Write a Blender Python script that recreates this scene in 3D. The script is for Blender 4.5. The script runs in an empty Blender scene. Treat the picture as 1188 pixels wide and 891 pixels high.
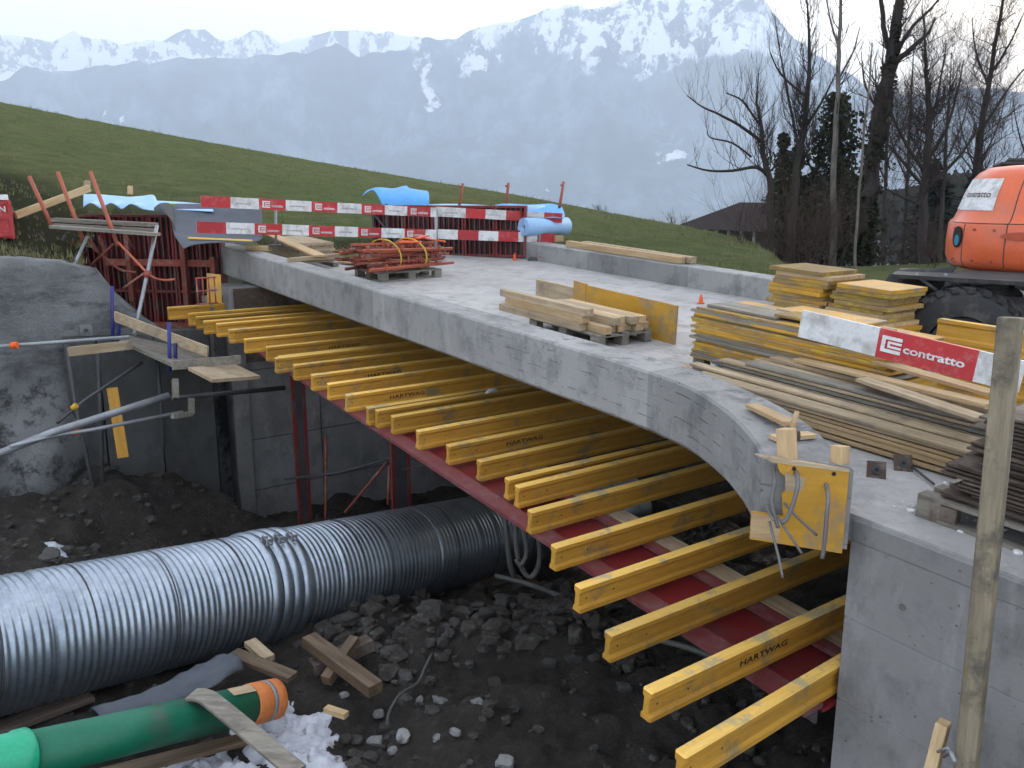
import bpy, math, random
import numpy as np
from mathutils import Vector, Matrix, noise
R = random.Random(7)
sc = bpy.context.scene
COL = sc.collection
# ------------------------------------------------------------------ camera model
PITCH = math.radians(12.5); SP, CP = math.sin(PITCH), math.cos(PITCH)
CAMZ = 2.0
def P(px, py, zc):                       # photo pixel + distance along the optical axis -> world point
    cx, cy = (px-594)/1000, (445.5-py)/1000
    return Vector((cx*zc, (CP+cy*SP)*zc, CAMZ+(cy*CP-SP)*zc))
U = Vector((-.585, .811, 0)); V = Vector((.811, .585, 0)); Z = Vector((0,0,1))
def on(px, py, a, s):                    # on the plane z = a + s*u
    d = P(px, py, 1) - Vector((0,0,CAMZ))
    t = (a-CAMZ)/(d.z - s*d.dot(U))
    return Vector((0,0,CAMZ)) + d*t
KT = (.354, .047); DK = (.024, .047); BT = (-1.09, .092)      # kerb top, deck, beam top planes
def UV(u, v, z): return U*u + V*v + Z*z
def kz(u): return .354+.047*u
def dz(u): return .024+.047*u
def bz(u): return -1.09+.092*u
# ------------------------------------------------------------------ mesh builder
class MB:
    def __init__(s): s.v=[]; s.f=[]; s.m=[]; s.sm=[]
    def add(s, vs, fs, mi=0, sm=False):
        k=len(s.v); s.v += [tuple(x) for x in vs]
        for f in fs: s.f.append(tuple(i+k for i in f)); s.m.append(mi); s.sm.append(sm)
        return s
    def box(s, c, d, M=None, mi=0):
        c=Vector(c); vs=[]
        for i in range(8):
            p = Vector(((i&1)-.5, ((i>>1)&1)-.5, ((i>>2)&1)-.5)); p=Vector((p.x*d[0],p.y*d[1],p.z*d[2]))
            if M: p = M@p
            vs.append(c+p)
        return s.add(vs, [(0,2,3,1),(4,5,7,6),(0,1,5,4),(2,6,7,3),(0,4,6,2),(1,3,7,5)], mi)
    def bar(s, a, b, w, h, up=Z, mi=0):
        a=Vector(a); b=Vector(b); x=(b-a); L=x.length; F=frame((a+b)/2, x, up)
        return s.box((a+b)/2, (L,w,h), F.to_3x3(), mi)
    def tube(s, pts, r, n=8, mi=0, cap=True, sm=True):
        pts=[Vector(p) for p in pts]; rs = r if isinstance(r,(list,tuple)) else [r]*len(pts)
        vs=[]; fs=[]; ref=None
        for i,p in enumerate(pts):
            t = (pts[min(i+1,len(pts)-1)]-pts[max(i-1,0)])
            if t.length<1e-9: t=Vector((0,0,1))
            t.normalize()
            if ref is None: ref = Vector((0,0,1)) if abs(t.z)<.9 else Vector((1,0,0))
            a=(ref - t*ref.dot(t)); 
            if a.length<1e-6: a=Vector((1,0,0))-t*t.x
            a.normalize(); b=t.cross(a); ref=a
            for k in range(n):
                q=2*math.pi*k/n; vs.append(p+(a*math.cos(q)+b*math.sin(q))*rs[i])
        for i in range(len(pts)-1):
            for k in range(n):
                fs.append((i*n+k, i*n+(k+1)%n, (i+1)*n+(k+1)%n, (i+1)*n+k))
        s.add(vs, fs, mi, sm)
        if cap and n>3:
            k0=len(s.v)-len(vs)
            s.f.append(tuple(k0+k for k in reversed(range(n)))); s.m.append(mi); s.sm.append(False)
            s.f.append(tuple(k0+(len(pts)-1)*n+k for k in range(n))); s.m.append(mi); s.sm.append(False)
        return s
    def prism(s, prof, x0, x1, mi=0):     # profile (y,z) counter-clockwise seen from +x, extruded along x
        n=len(prof); vs=[(x0,y,z) for y,z in prof]+[(x1,y,z) for y,z in prof]
        fs=[(k,(k+1)%n,n+(k+1)%n,n+k) for k in range(n)]+[tuple(reversed(range(n))), tuple(range(n,2*n))]
        return s.add(vs, fs, mi)
    def sweep(s, rings, mi=0, closed=True, cap=True, sm=False):
        n=len(rings[0]); vs=[p for r in rings for p in r]; fs=[]
        for i in range(len(rings)-1):
            for k in range(n if closed else n-1):
                fs.append((i*n+k, i*n+(k+1)%n, (i+1)*n+(k+1)%n, (i+1)*n+k))
        s.add(vs, fs, mi, sm)
        if cap and closed:
            k0=len(s.v)-len(vs)
            s.f.append(tuple(k0+k for k in reversed(range(n)))); s.m.append(mi); s.sm.append(False)
            s.f.append(tuple(k0+(len(rings)-1)*n+k for k in range(n))); s.m.append(mi); s.sm.append(False)
        return s
    def mesh(s, name, mats):
        me=bpy.data.meshes.new(name); me.from_pydata([tuple(map(float,x)) for x in s.v], [], s.f)
        for m in (mats if isinstance(mats,(list,tuple)) else [mats]): me.materials.append(m)
        me.polygons.foreach_set('material_index', s.m); me.polygons.foreach_set('use_smooth', s.sm)
        me.update(); return me
def frame(o, x, up=Z):
    x=Vector(x).normalized(); y=Vector(up).cross(x)
    if y.length<1e-6: y=Vector((0,1,0)).cross(x)
    y.normalize(); z=x.cross(y)
    M=Matrix.Identity(4)
    for i in range(3): M[i][0]=x[i]; M[i][1]=y[i]; M[i][2]=z[i]; M[i][3]=o[i]
    return M
W = {}
def link(o, parent=None, M=None):
    COL.objects.link(o); M = M or Matrix.Identity(4); W[o.name]=M
    if parent is not None:
        o.parent=parent; o.matrix_basis = W[parent.name].inverted() @ M
    else: o.matrix_basis = M
    return o
def obj(name, mb, mats, parent=None, M=None, bev=0):
    me = mb.mesh(name, mats) if isinstance(mb, MB) else mb
    o = bpy.data.objects.new(name, me); link(o, parent, M)
    if bev:
        b=o.modifiers.new('bevel','BEVEL'); b.width=bev; b.segments=1; b.limit_method='ANGLE'
    return o
def tag(o, label=None, cat=None, group=None, kind=None):
    if label: o['label']=label
    if cat: o['category']=cat
    if group: o['group']=group
    if kind: o['kind']=kind
    return o
def thing(name, label, cat, loc=(0,0,0), group=None, M=None):
    o=bpy.data.objects.new(name, None); o.empty_display_size=.1
    link(o, None, M or Matrix.Translation(Vector(loc))); tag(o,label,cat,group); return o
def dup(root, M, label=None):             # copy of a thing with its parts and sub-parts
    def rec(o, parent):
        c=o.copy(); COL.objects.link(c)
        if parent is not None: c.parent=parent
        for ch in [x for x in CH.get(o.name,[])]: rec(ch, c)
        return c
    c=rec(root, None); c.matrix_basis=M; W[c.name]=M
    if label: c['label']=label
    return c
CH={}
def kids(root, *ch):
    CH[root.name]=list(ch)
ORD=('topmost second third fourth fifth sixth seventh eighth ninth tenth eleventh twelfth thirteenth fourteenth fifteenth sixteenth seventeenth '
 'eighteenth nineteenth twentieth twenty-first twenty-second twenty-third twenty-fourth twenty-fifth twenty-sixth twenty-seventh twenty-eighth').split()
def text_mesh(s, size, ext=.001, bold=.0, sx=1.0, space=1.0):
    cu=bpy.data.curves.new('lettering','FONT'); cu.body=s; cu.size=size; cu.extrude=ext; cu.offset=bold; cu.resolution_u=3
    cu.space_character=space
    o=bpy.data.objects.new('lettering_src',cu); COL.objects.link(o)
    me=bpy.data.meshes.new_from_object(o.evaluated_get(bpy.context.evaluated_depsgraph_get()))
    bpy.data.objects.remove(o); me.transform(Matrix.Diagonal((sx,1,1,1)))
    return me
# ------------------------------------------------------------------ materials
def new_mat(name):
    m=bpy.data.materials.new(name); m.use_nodes=True; nt=m.node_tree
    return m, nt, nt.nodes['Principled BSDF']
def N(nt, t, **k):
    n=nt.nodes.new(t)
    for a,b in k.items():
        if a.startswith('i_'):
            key=a[2:].replace('_',' '); n.inputs[int(key) if key.isdigit() else key].default_value=b
        else: setattr(n,a,b)
    return n
def rgb(c): return (c[0],c[1],c[2],1)
def coords(nt, scale=(1,1,1), rnd=True, rot=None):
    tc=N(nt,'ShaderNodeTexCoord'); mp=N(nt,'ShaderNodeMapping'); mp.inputs['Scale'].default_value=scale
    if rot: mp.inputs['Rotation'].default_value=rot
    nt.links.new(tc.outputs['Object'], mp.inputs['Vector'])
    if rnd:
        oi=N(nt,'ShaderNodeObjectInfo'); ml=N(nt,'ShaderNodeMath',operation='MULTIPLY'); ml.inputs[1].default_value=37
        nt.links.new(oi.outputs['Random'], ml.inputs[0]); cb=N(nt,'ShaderNodeCombineXYZ')
        for k in 'XYZ': nt.links.new(ml.outputs[0], cb.inputs[k])
        nt.links.new(cb.outputs[0], mp.inputs['Location'])
    return mp.outputs[0]
def nz(nt, vec, scale, detail=5, rough=.6, lo=.35, hi=.65):
    n=N(nt,'ShaderNodeTexNoise'); n.inputs['Scale'].default_value=scale; n.inputs['Detail'].default_value=detail
    n.inputs['Roughness'].default_value=rough
    nt.links.new(vec,n.inputs['Vector']); r=N(nt,'ShaderNodeMapRange'); r.inputs['From Min'].default_value=lo; r.inputs['From Max'].default_value=hi
    nt.links.new(n.outputs['Fac'], r.inputs['Value']); return r.outputs[0]
def mix(nt, fac, a, b, bt='MIX'):
    m=N(nt,'ShaderNodeMix',data_type='RGBA',blend_type=bt)
    for sock,val in ((m.inputs[0],fac),(m.inputs[6],a),(m.inputs[7],b)):
        if hasattr(val,'links'): nt.links.new(val,sock)
        elif isinstance(val,(tuple,list)): sock.default_value=rgb(val)
        else: sock.default_value=val
    return m.outputs[2]
def mul(nt, a, b, op='MULTIPLY'):
    m=N(nt,'ShaderNodeMath',operation=op)
    for i,x in enumerate((a,b)):
        if hasattr(x,'links'): nt.links.new(x,m.inputs[i])
        else: m.inputs[i].default_value=x
    return m.outputs[0]
def bump(nt, bs, h, strength=.3, dist=.01):
    b=N(nt,'ShaderNodeBump'); b.inputs['Strength'].default_value=strength; b.inputs['Distance'].default_value=dist
    nt.links.new(h,b.inputs['Height']); nt.links.new(b.outputs[0],bs.inputs['Normal'])
def var(nt, col, amt=.25):                # small value change per object
    oi=N(nt,'ShaderNodeObjectInfo'); r=N(nt,'ShaderNodeMapRange'); r.inputs['To Min'].default_value=1-amt; r.inputs['To Max'].default_value=1+amt*.6
    nt.links.new(oi.outputs['Random'],r.inputs['Value']); h=N(nt,'ShaderNodeHueSaturation')
    nt.links.new(r.outputs[0],h.inputs['Value']); nt.links.new(col,h.inputs['Color']); return h.outputs[0]
def basic(name, c1, c2=None, scale=3, rough=.7, metal=0, bmp=.2, stretch=(1,1,1), fine=40, v=.15, spec=.4, dirt=None, dirt_s=2.5, dirt_lo=.5, dirt_hi=.65, bd=.005):
    m,nt,bs=new_mat(name); vec=coords(nt,stretch)
    c2=c2 or tuple(x*.7 for x in c1)
    col=mix(nt, nz(nt,vec,scale), c1, c2)
    f=nz(nt,vec,fine,4,.6,.3,.7); col=mix(nt, mul(nt,f,.35), col, tuple(x*.6 for x in c2))
    if dirt: col=mix(nt, nz(nt,coords(nt),dirt_s,7,.7,dirt_lo,dirt_hi), col, dirt)
    col=var(nt,col,v)
    nt.links.new(col,bs.inputs['Base Color']); bs.inputs['Roughness'].default_value=rough; bs.inputs['Metallic'].default_value=metal
    bs.inputs['Specular IOR Level'].default_value=spec
    if bmp: bump(nt,bs,f,bmp,bd)
    return m
def wood(name, c1, c2, rough=.8, v=.2, dirt=None, dl=.52, dh=.68):
    return basic(name,c1,c2,scale=1.6,rough=rough,stretch=(1.2,14,14),fine=9,v=v,bmp=.35,dirt=dirt,dirt_s=3,dirt_lo=dl,dirt_hi=dh,bd=.004,spec=.25)
M={}
M['pale_wood']=wood('pale_wood',(.46,.37,.25),(.32,.24,.15),dirt=(.20,.17,.13))
M['fresh_wood']=wood('fresh_wood',(.56,.42,.25),(.42,.28,.14))
M['grey_wood']=wood('grey_wood',(.27,.25,.21),(.16,.145,.12),dirt=(.11,.10,.09))
M['dark_wood']=wood('dark_wood',(.10,.075,.06),(.05,.038,.03),dirt=(.16,.13,.11))
M['post_wood']=wood('post_wood',(.33,.285,.20),(.20,.17,.12),dirt=(.11,.10,.08),dl=.50,dh=.62)
M['wet_wood']=wood('wet_wood',(.17,.12,.075),(.08,.055,.035),rough=.6)
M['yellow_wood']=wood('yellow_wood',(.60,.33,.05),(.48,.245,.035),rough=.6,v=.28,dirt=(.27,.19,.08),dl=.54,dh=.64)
M['yellow_top']=wood('yellow_top',(.84,.55,.15),(.74,.44,.09),rough=.55,v=.28,dirt=(.42,.34,.18),dl=.53,dh=.60)  # beam tops paler than the yellow_wood sides, overhead light put into the colour
M['yellow_ply']=basic('yellow_ply',(.60,.33,.03),(.46,.24,.02),scale=2,rough=.45,dirt=(.24,.19,.13),dirt_s=2.2,dirt_lo=.5,dirt_hi=.62,v=.18,stretch=(1,5,5))
M['ply_edge']=wood('ply_edge',(.36,.26,.12),(.25,.16,.06),v=.3,dirt=(.42,.30,.05),dl=.5,dh=.6)
def concrete(name, c=(.30,.31,.32), pores=True, extra=None, blotch=(.19,.20,.205), wet=False):
    m,nt,bs=new_mat(name); vec=coords(nt,rnd=False)
    col=mix(nt,nz(nt,vec,.7,6,.62,.35,.68),c,tuple(x*.72 for x in c))
    col=mix(nt,nz(nt,vec,3.1,8,.7,.50,.66),col,blotch); col=mix(nt,mul(nt,nz(nt,coords(nt,(1,1,.5),rnd=False),1.3,9,.78,.53,.60),.6),col,tuple(x*.8 for x in blotch))
    col=mix(nt,mul(nt,nz(nt,coords(nt,(1,1,.25),rnd=False),6,5,.7,.55,.75),.5),col,tuple(min(1,x*1.35) for x in c))
    f=nz(nt,vec,45,5,.7,.25,.75); col=mix(nt,mul(nt,f,.3),col,tuple(x*.55 for x in c))
    h=f
    if pores:
        vo=N(nt,'ShaderNodeTexVoronoi'); vo.inputs['Scale'].default_value=17; nt.links.new(vec,vo.inputs['Vector'])
        r=N(nt,'ShaderNodeMapRange'); r.inputs['From Min'].default_value=.08; r.inputs['From Max'].default_value=.18; r.inputs['To Min'].default_value=1; r.inputs['To Max'].default_value=0
        nt.links.new(vo.outputs['Distance'],r.inputs['Value'])
        gate=nz(nt,vec,5,2,.5,.5,.6); pr=mul(nt,r.outputs[0],gate)
        col=mix(nt,mul(nt,pr,.75),col,(.05,.05,.055)); h=mul(nt,f,mul(nt,pr,-3,'MULTIPLY'),'ADD')
    if extra: col,h=extra(nt,vec,col,h)
    nt.links.new(col,bs.inputs['Base Color']); bs.inputs['Roughness'].default_value=.82; bs.inputs['Specular IOR Level'].default_value=.35
    bump(nt,bs,h,.35,.004)
    return m
M['concrete']=concrete('concrete',(.27,.27,.27),blotch=(.155,.155,.158))
M['concrete_dark']=concrete('concrete_dark',(.085,.088,.088),blotch=(.05,.05,.05))
def boards(nt,vec,col,h):                 # board-marked face on the flared end, thin construction joints on the rest
    def line(dirv, scale=1):
        d=N(nt,'ShaderNodeVectorMath',operation='DOT_PRODUCT'); d.inputs[1].default_value=dirv; nt.links.new(vec,d.inputs[0]); return d.outputs['Value']
    u=line((-.585,.811,0)); g=N(nt,'ShaderNodeMapRange'); g.inputs['From Min'].default_value=7.6; g.inputs['From Max'].default_value=7.5; nt.links.new(u,g.inputs['Value'])
    zz=line((0.0275,-.038,1)); w=N(nt,'ShaderNodeMath',operation='MULTIPLY'); w.inputs[1].default_value=1/.095; nt.links.new(zz,w.inputs[0])
    nn=nz(nt,vec,2.2,3,.5,0,1); w2=mul(nt,w.outputs[0],mul(nt,nn,.5),'ADD')
    fr=mul(nt,w2,0,'FRACT'); r=N(nt,'ShaderNodeMapRange'); r.inputs['From Min'].default_value=.0; r.inputs['From Max'].default_value=.13; r.inputs['To Min'].default_value=1; r.inputs['To Max'].default_value=0
    nt.links.new(fr,r.inputs['Value']); ln=mul(nt,mul(nt,r.outputs[0],g.outputs[0]),nz(nt,coords(nt,(1,1,3),rnd=False),5.5,4,.6,.49,.58))
    col=mix(nt,mul(nt,ln,.8),col,(.10,.105,.11))
    jt=mul(nt,mul(nt,u,1/2.45),0,'FRACT'); r2=N(nt,'ShaderNodeMapRange'); r2.inputs['From Min'].default_value=0; r2.inputs['From Max'].default_value=.006; r2.inputs['To Min'].default_value=1; r2.inputs['To Max'].default_value=0
    nt.links.new(jt,r2.inputs['Value']); col=mix(nt,mul(nt,r2.outputs[0],.5),col,(.12,.12,.13))
    fl=mul(nt,mul(nt,u,1/2.45),0,'FLOOR'); wn=N(nt,'ShaderNodeTexWhiteNoise',noise_dimensions='1D'); nt.links.new(fl,wn.inputs['W'])
    hs=N(nt,'ShaderNodeHueSaturation'); rr=N(nt,'ShaderNodeMapRange'); rr.inputs['To Min'].default_value=.8; rr.inputs['To Max'].default_value=1.15
    nt.links.new(wn.outputs['Value'],rr.inputs['Value']); nt.links.new(rr.outputs[0],hs.inputs['Value']); nt.links.new(col,hs.inputs['Color'])
    return hs.outputs[0], mul(nt,h,mul(nt,ln,-4),'ADD')
M['kerb_concrete']=concrete('kerb_concrete',(.31,.31,.305),extra=boards,blotch=(.155,.158,.16))
M['deck_concrete']=concrete('deck_concrete',(.42,.41,.40),pores=False,blotch=(.25,.245,.24))
M['shotcrete']=concrete('shotcrete',(.20,.21,.22),blotch=(.10,.105,.11))
M['red_steel']=basic('red_steel',(.21,.02,.02),(.12,.014,.016),rough=.55,dirt=(.12,.07,.065),dirt_s=3)
M['red_rust']=basic('red_rust',(.30,.07,.045),(.17,.04,.03),rough=.7,dirt=(.28,.17,.13),dirt_s=6,v=.3)
M['red_girder']=basic('red_girder',(.20,.012,.016),(.15,.012,.016),rough=.45,dirt=(.10,.035,.035),dirt_s=1.4,bmp=.05)
M['red_flange']=basic('red_flange',(.21,.05,.055),(.15,.03,.035),rough=.5,dirt=(.17,.09,.09),dirt_s=5,bmp=.05)
M['orange_steel']=basic('orange_steel',(.42,.10,.045),(.28,.07,.04),rough=.6)
M['orange_vivid']=basic('orange_vivid',(.85,.13,.02),rough=.6)
M['orange_paint']=basic('orange_paint',(.66,.125,.04),(.60,.11,.04),rough=.33,bmp=.02,v=0,dirt=(.38,.14,.08),dirt_s=1.6,dirt_lo=.56,dirt_hi=.8,spec=.5)
M['galv']=None
m,nt,bs=new_mat('galvanised'); vec=coords(nt,rnd=False)
col=mix(nt,nz(nt,vec,2.5,6,.7,.35,.65),(.44,.50,.58),(.27,.32,.38)); vo=N(nt,'ShaderNodeTexVoronoi'); vo.inputs['Scale'].default_value=40; nt.links.new(vec,vo.inputs['Vector'])
sv=N(nt,'ShaderNodeSeparateXYZ'); nt.links.new(vo.outputs['Color'],sv.inputs[0]); col=mix(nt,mul(nt,sv.outputs[0],.25),col,(.16,.18,.21)); nt.links.new(col,bs.inputs['Base Color']); bs.inputs['Metallic'].default_value=.92
nt.links.new(mul(nt,nz(nt,vec,5,4,.6,.2,.9),.25,'MULTIPLY'),bs.inputs['Roughness'])
rr=N(nt,'ShaderNodeMapRange'); rr.inputs['To Min'].default_value=.33; rr.inputs['To Max'].default_value=.5
nt.links.new(nz(nt,vec,5,4,.6,.2,.9),rr.inputs['Value']); nt.links.new(rr.outputs[0],bs.inputs['Roughness'])
M['galv']=m
M['steel']=basic('dull_steel',(.32,.34,.36),(.22,.23,.25),rough=.5,metal=.4)
M['rebar_steel']=basic('rebar_steel',(.20,.20,.21),(.12,.11,.11),rough=.55,metal=.3)
M['dark_steel']=basic('dark_steel',(.07,.07,.075),(.04,.04,.045),rough=.6)
M['black']=basic('black_rubber',(.03,.032,.035),(.02,.02,.022),rough=.75,dirt=(.07,.065,.06),dirt_s=3)
M['blue_steel']=basic('blue_steel',(.02,.03,.20),(.02,.02,.11),rough=.5)
M['green_pipe']=basic('green_plastic',(.006,.155,.085),(.005,.12,.065),rough=.45,bmp=.03,v=0,dirt=(.07,.09,.07),dirt_s=3,dirt_lo=.56,dirt_hi=.72)
M['mint_pipe']=basic('mint_plastic',(.02,.40,.22),(.02,.33,.18),rough=.35,bmp=.02,v=0)
M['orange_sleeve']=basic('orange_sleeve',(.62,.20,.05),(.50,.15,.04),rough=.6,stretch=(8,8,8))
M['white_paint']=basic('white_paint',(.68,.69,.70),(.60,.61,.62),rough=.55,dirt=(.36,.35,.33),dirt_s=6,dirt_lo=.47,bmp=.05,v=.1)
M['red_paint']=basic('red_paint',(.46,.030,.034),(.38,.024,.03),rough=.5,bmp=.03,v=.15,dirt=(.40,.16,.15),dirt_s=7,dirt_lo=.52,dirt_hi=.75)
M['lettering']=basic('lettering_white',(.75,.74,.74),rough=.5,bmp=0)
M['grey_print']=basic('grey_print',(.33,.33,.36),rough=.5,bmp=0)
M['black_print']=basic('black_print',(.06,.035,.015),rough=.6,bmp=0)
M['blue_sheet']=basic('blue_sheet',(.10,.36,.72),(.08,.30,.64),rough=.6,bmp=.1,v=.05)
M['pale_blue']=basic('pale_blue_sheet',(.36,.56,.82),(.30,.50,.78),rough=.6,bmp=.1,v=.05)
M['grey_mat']=basic('grey_mat',(.10,.115,.14),(.075,.085,.105),rough=.85,bmp=.3,fine=60)
M['black_void']=basic('dark_opening',(.02,.02,.02),rough=.9,bmp=0)
M['strap']=basic('yellow_strap',(.6,.38,.03),rough=.6)
M['hose']=basic('pale_hose',(.10,.10,.095),rough=.6)
# ------------------------------------------------------------------ ground, meadow, mountains, sky, haze
def fbm(x,y,z=0,o=5,h=.9): return noise.fractal(Vector((x,y,z)),h,2.1,o)
def interp(tab, x):
    if x<=tab[0][0]: return tab[0][1]
    for (a,b),(c,d) in zip(tab,tab[1:]):
        if x<=c: return b+(d-b)*(x-a)/(c-a)
    return tab[-1][1]
ANCH=[P(-250,700,8.5),P(0,640,9.6),P(60,600,11.4),P(130,548,12.6),P(200,556,13.5),P(290,615,14.9),P(0,880,6.75),P(-200,880,6.6),P(200,891,6.9),
 P(400,800,8),P(600,850,7.35),P(600,700,10.5),P(760,760,8.6),P(900,891,7.0),P(330,780,8.3),P(150,640,11.5),P(250,660,12.2),P(590,665,12.4),
 UV(14,8,-3.7),UV(9,9,-3.2),UV(4,8,-2.8),UV(0,3,-2.4),UV(-3,1,-2.3),UV(-3,-5,-2.2),UV(4,-8,-2.0),UV(4,1,-2.45),UV(6,2.5,-2.6)]
def G(x,y):
    s=w=0
    for a in ANCH:
        d=((a.x-x)**2+(a.y-y)**2+.15)**-1.6; s+=a.z*d; w+=d
    z=s/w
    r=abs(fbm(x*.9,y*.9,3))*.26+fbm(x*3,y*3,5)*.08+abs(fbm(x*6,y*6,8,4))*.06+fbm(x*14,y*14,2,3)*.018
    # excavation ledge: a raised clod of dark earth beside the pipe, cut off steeply on its near side
    c=P(590,735,8.9); dx,dy=x-c.x,y-c.y
    e=max(0,1-(dx/1.25)**2-(dy/.62)**2); z+=.42*min(1,e*3)*(.8+.2*fbm(x*2,y*2,1))
    return z+r-.1
def soilmat(name, c1, c2, c3, sc_=1.2, bd=.03):
    m,nt,bs=new_mat(name); vec=coords(nt,rnd=False)
    col=mix(nt,nz(nt,vec,sc_,7,.7,.38,.62),c1,c2); col=mix(nt,nz(nt,vec,9,8,.75,.52,.68),col,c3)
    f=nz(nt,vec,26,8,.75,.25,.75); col=mix(nt,mul(nt,f,.5),col,tuple(x*.4 for x in c1))
    wt=N(nt,'ShaderNodeMapRange'); wt.inputs['To Min'].default_value=.92; wt.inputs['To Max'].default_value=.42; nt.links.new(nz(nt,vec,1.1,6,.7,.50,.62),wt.inputs['Value'])
    nt.links.new(col,bs.inputs['Base Color']); nt.links.new(wt.outputs[0],bs.inputs['Roughness']); bs.inputs['Specular IOR Level'].default_value=.35; bump(nt,bs,f,1,bd*1.5); return m
M['soil']=soilmat('pit_soil',(.036,.031,.027),(.072,.060,.047),(.105,.098,.09))
M['bank']=soilmat('bank_soil',(.05,.042,.032),(.045,.052,.025),(.075,.065,.05),.6)
M['gravel']=soilmat('site_gravel',(.16,.15,.14),(.11,.10,.09),(.22,.21,.2),.8)
mb=MB(); nx,ny=380,340; x0,x1,y0,y1=-13,9,-1,19
vs=[(x0+(x1-x0)*i/nx, y0+(y1-y0)*j/ny) for j in range(ny+1) for i in range(nx+1)]
mb.add([(x,y,G(x,y)) for x,y in vs],[(j*(nx+1)+i,j*(nx+1)+i+1,(j+1)*(nx+1)+i+1,(j+1)*(nx+1)+i) for j in range(ny) for i in range(nx)],0,True)
tag(obj('pit_ground',mb,M['soil']),kind='structure')
# meadow hillside: one sheet running from the building site over the crest and down into the valley
SKY=[(-900,60),(-500,75),(-200,98),(0,118),(100,138),(200,157),(300,175),(400,193),(500,210),(600,226),(700,245),(760,256),(800,263),(850,274),(880,283),(897,293),(906,304),(915,308),(1000,309),(1200,300),(1800,300)]
CR=[(-900,40),(0,44),(500,44),(700,40),(850,31),(895,27),(915,26),(1800,26)]
BY=[(-900,(300,11.5)),(0,(300,12.4)),(75,(300,13.0)),(100,(285,15.5)),(130,(262,17.2)),(250,(262,17.5)),(300,(286,17.5)),(430,(290,17.6)),(470,(270,18.6)),(600,(270,18.6))]
def base_pt(px):
    if px<=600:
        return P(px, interp([(a,b[0]) for a,b in BY],px), interp([(a,b[1]) for a,b in BY],px))
    d=P(px,445,1); t=11.12/(V.x*d.x+V.y*d.y); u=(U.x*d.x+U.y*d.y)*t
    if px<=905:
        return Vector((d.x*t,d.y*t,.25+.047*u))
    a=min(1,(px-905)/40); q=Vector((d.x*t,d.y*t,.25+.047*u))
    far=Vector((d.x*20,d.y*20,-.12)); return q.lerp(far,a)
mb=MB(); cols=[-900+ i*9 for i in range(int(2700/9)+1)]; RN=[0,.03,.06,.1,.14,.19,.25,.32,.4,.49,.58,.68,.78,.86,.93,1,1.06,1.15,1.4,2,3.5,7,15,40]
rows=[]
for px in cols:
    b=base_pt(px); c=P(px,interp(SKY,px),interp(CR,px)); hb=math.hypot(b.x,b.y); hc=math.hypot(c.x,c.y); dirx,diry=c.x/hc,c.y/hc
    el=(c.z-CAMZ)/hc+.0012*fbm(px*.05,1,9,4); row=[]
    for t in RN:
        if t<=1:
            r=hb+(hc-hb)*t
            zb=b.z+(c.z-b.z)*(t**.92)
            z=min(zb, CAMZ+el*r+ (0 if t==1 else 0)) if t>.6 else zb
            z+=fbm(dirx*r*.35,diry*r*.35,2)*.10*min(1,t*6)*(1-t)*1.2
            if t<.12 and px<95: z+=fbm(dirx*r*2,diry*r*2,4)*.15
        else:
            r=hc+(t-1)*(14 if t<4 else 30); z=c.z-(t-1)**1.25*(1.5 if t<2 else 2.2)-((t-1)*.3)
            z=max(z,-95)
        row.append((dirx*r,diry*r,z))
    rows.append(row)
n=len(RN); vs=[p for r in rows for p in r]
fs=[(i*n+k,(i+1)*n+k,(i+1)*n+k+1,i*n+k+1) for i in range(len(rows)-1) for k in range(n-1)]
mb.add(vs,fs,0,True)
m,nt,bs=new_mat('meadow_grass'); vec=coords(nt,rnd=False)
col=mix(nt,nz(nt,vec,.16,6,.65,.35,.65),(.140,.175,.070),(.19,.195,.095))
col=mix(nt,nz(nt,coords(nt,(1,1,4),rnd=False),1.1,8,.75,.42,.62),col,(.092,.122,.05))
col=mix(nt,nz(nt,vec,5.5,8,.8,.5,.72),col,(.21,.205,.115))
f=nz(nt,vec,14,8,.8,.25,.75)
col=mix(nt,mul(nt,f,.55),col,(.040,.050,.024))
at=N(nt,'ShaderNodeAttribute',attribute_name='soil'); col=mix(nt,at.outputs['Fac'],col,mix(nt,nz(nt,vec,2.4,7,.7,.4,.6),(.05,.043,.035),(.04,.05,.022)))
nt.links.new(col,bs.inputs['Base Color']); bs.inputs['Roughness'].default_value=1; bs.inputs['Specular IOR Level'].default_value=.0; bump(nt,bs,f,1,.06)
M['grass']=m
mo=obj('meadow',mb,m); tag(mo,kind='structure')
at=mo.data.attributes.new('soil','FLOAT','POINT'); vals=[]
for px in cols:
    for t in RN: 
        lim=interp([(-900,.25),(0,.22),(60,.17),(110,.08),(200,.03),(905,.02),(915,.0)],px)
        vals.append(max(0,min(1,(lim+.04-t)/.06)) if t<1 else 0)
at.data.foreach_set('value',vals)
# site ground on the far side of the bridge approach
mb=MB(); pts=[]
nu,nv=40,40
for i in range(nu+1):
    for j in range(nv+1):
        u=-22+31*i/nu; v=11.05+26*j/nv
        z=.02+.047*max(u,-4)-.012*(v-11)-.06*abs(fbm(u*.5,v*.5,7))*(1 if j else 0)-max(0,u-6.0)*.05-max(0,v-25)*.05
        pts.append(UV(u,v,z))
mb.add(pts,[(i*(nv+1)+j,(i+1)*(nv+1)+j,(i+1)*(nv+1)+j+1,i*(nv+1)+j+1) for i in range(nu) for j in range(nv)],0,True)
tag(obj('site_ground',mb,M['gravel']),kind='structure')
# valley floor
mb=MB(); mb.add([(-9000,150,-96),(9000,150,-96),(9000,9500,-96),(-9000,9500,-96)],[(0,1,2,3)])
tag(obj('valley_floor',mb,basic('valley_land',(.05,.06,.035),(.04,.045,.03),scale=.01,bmp=0)),kind='structure')
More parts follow.
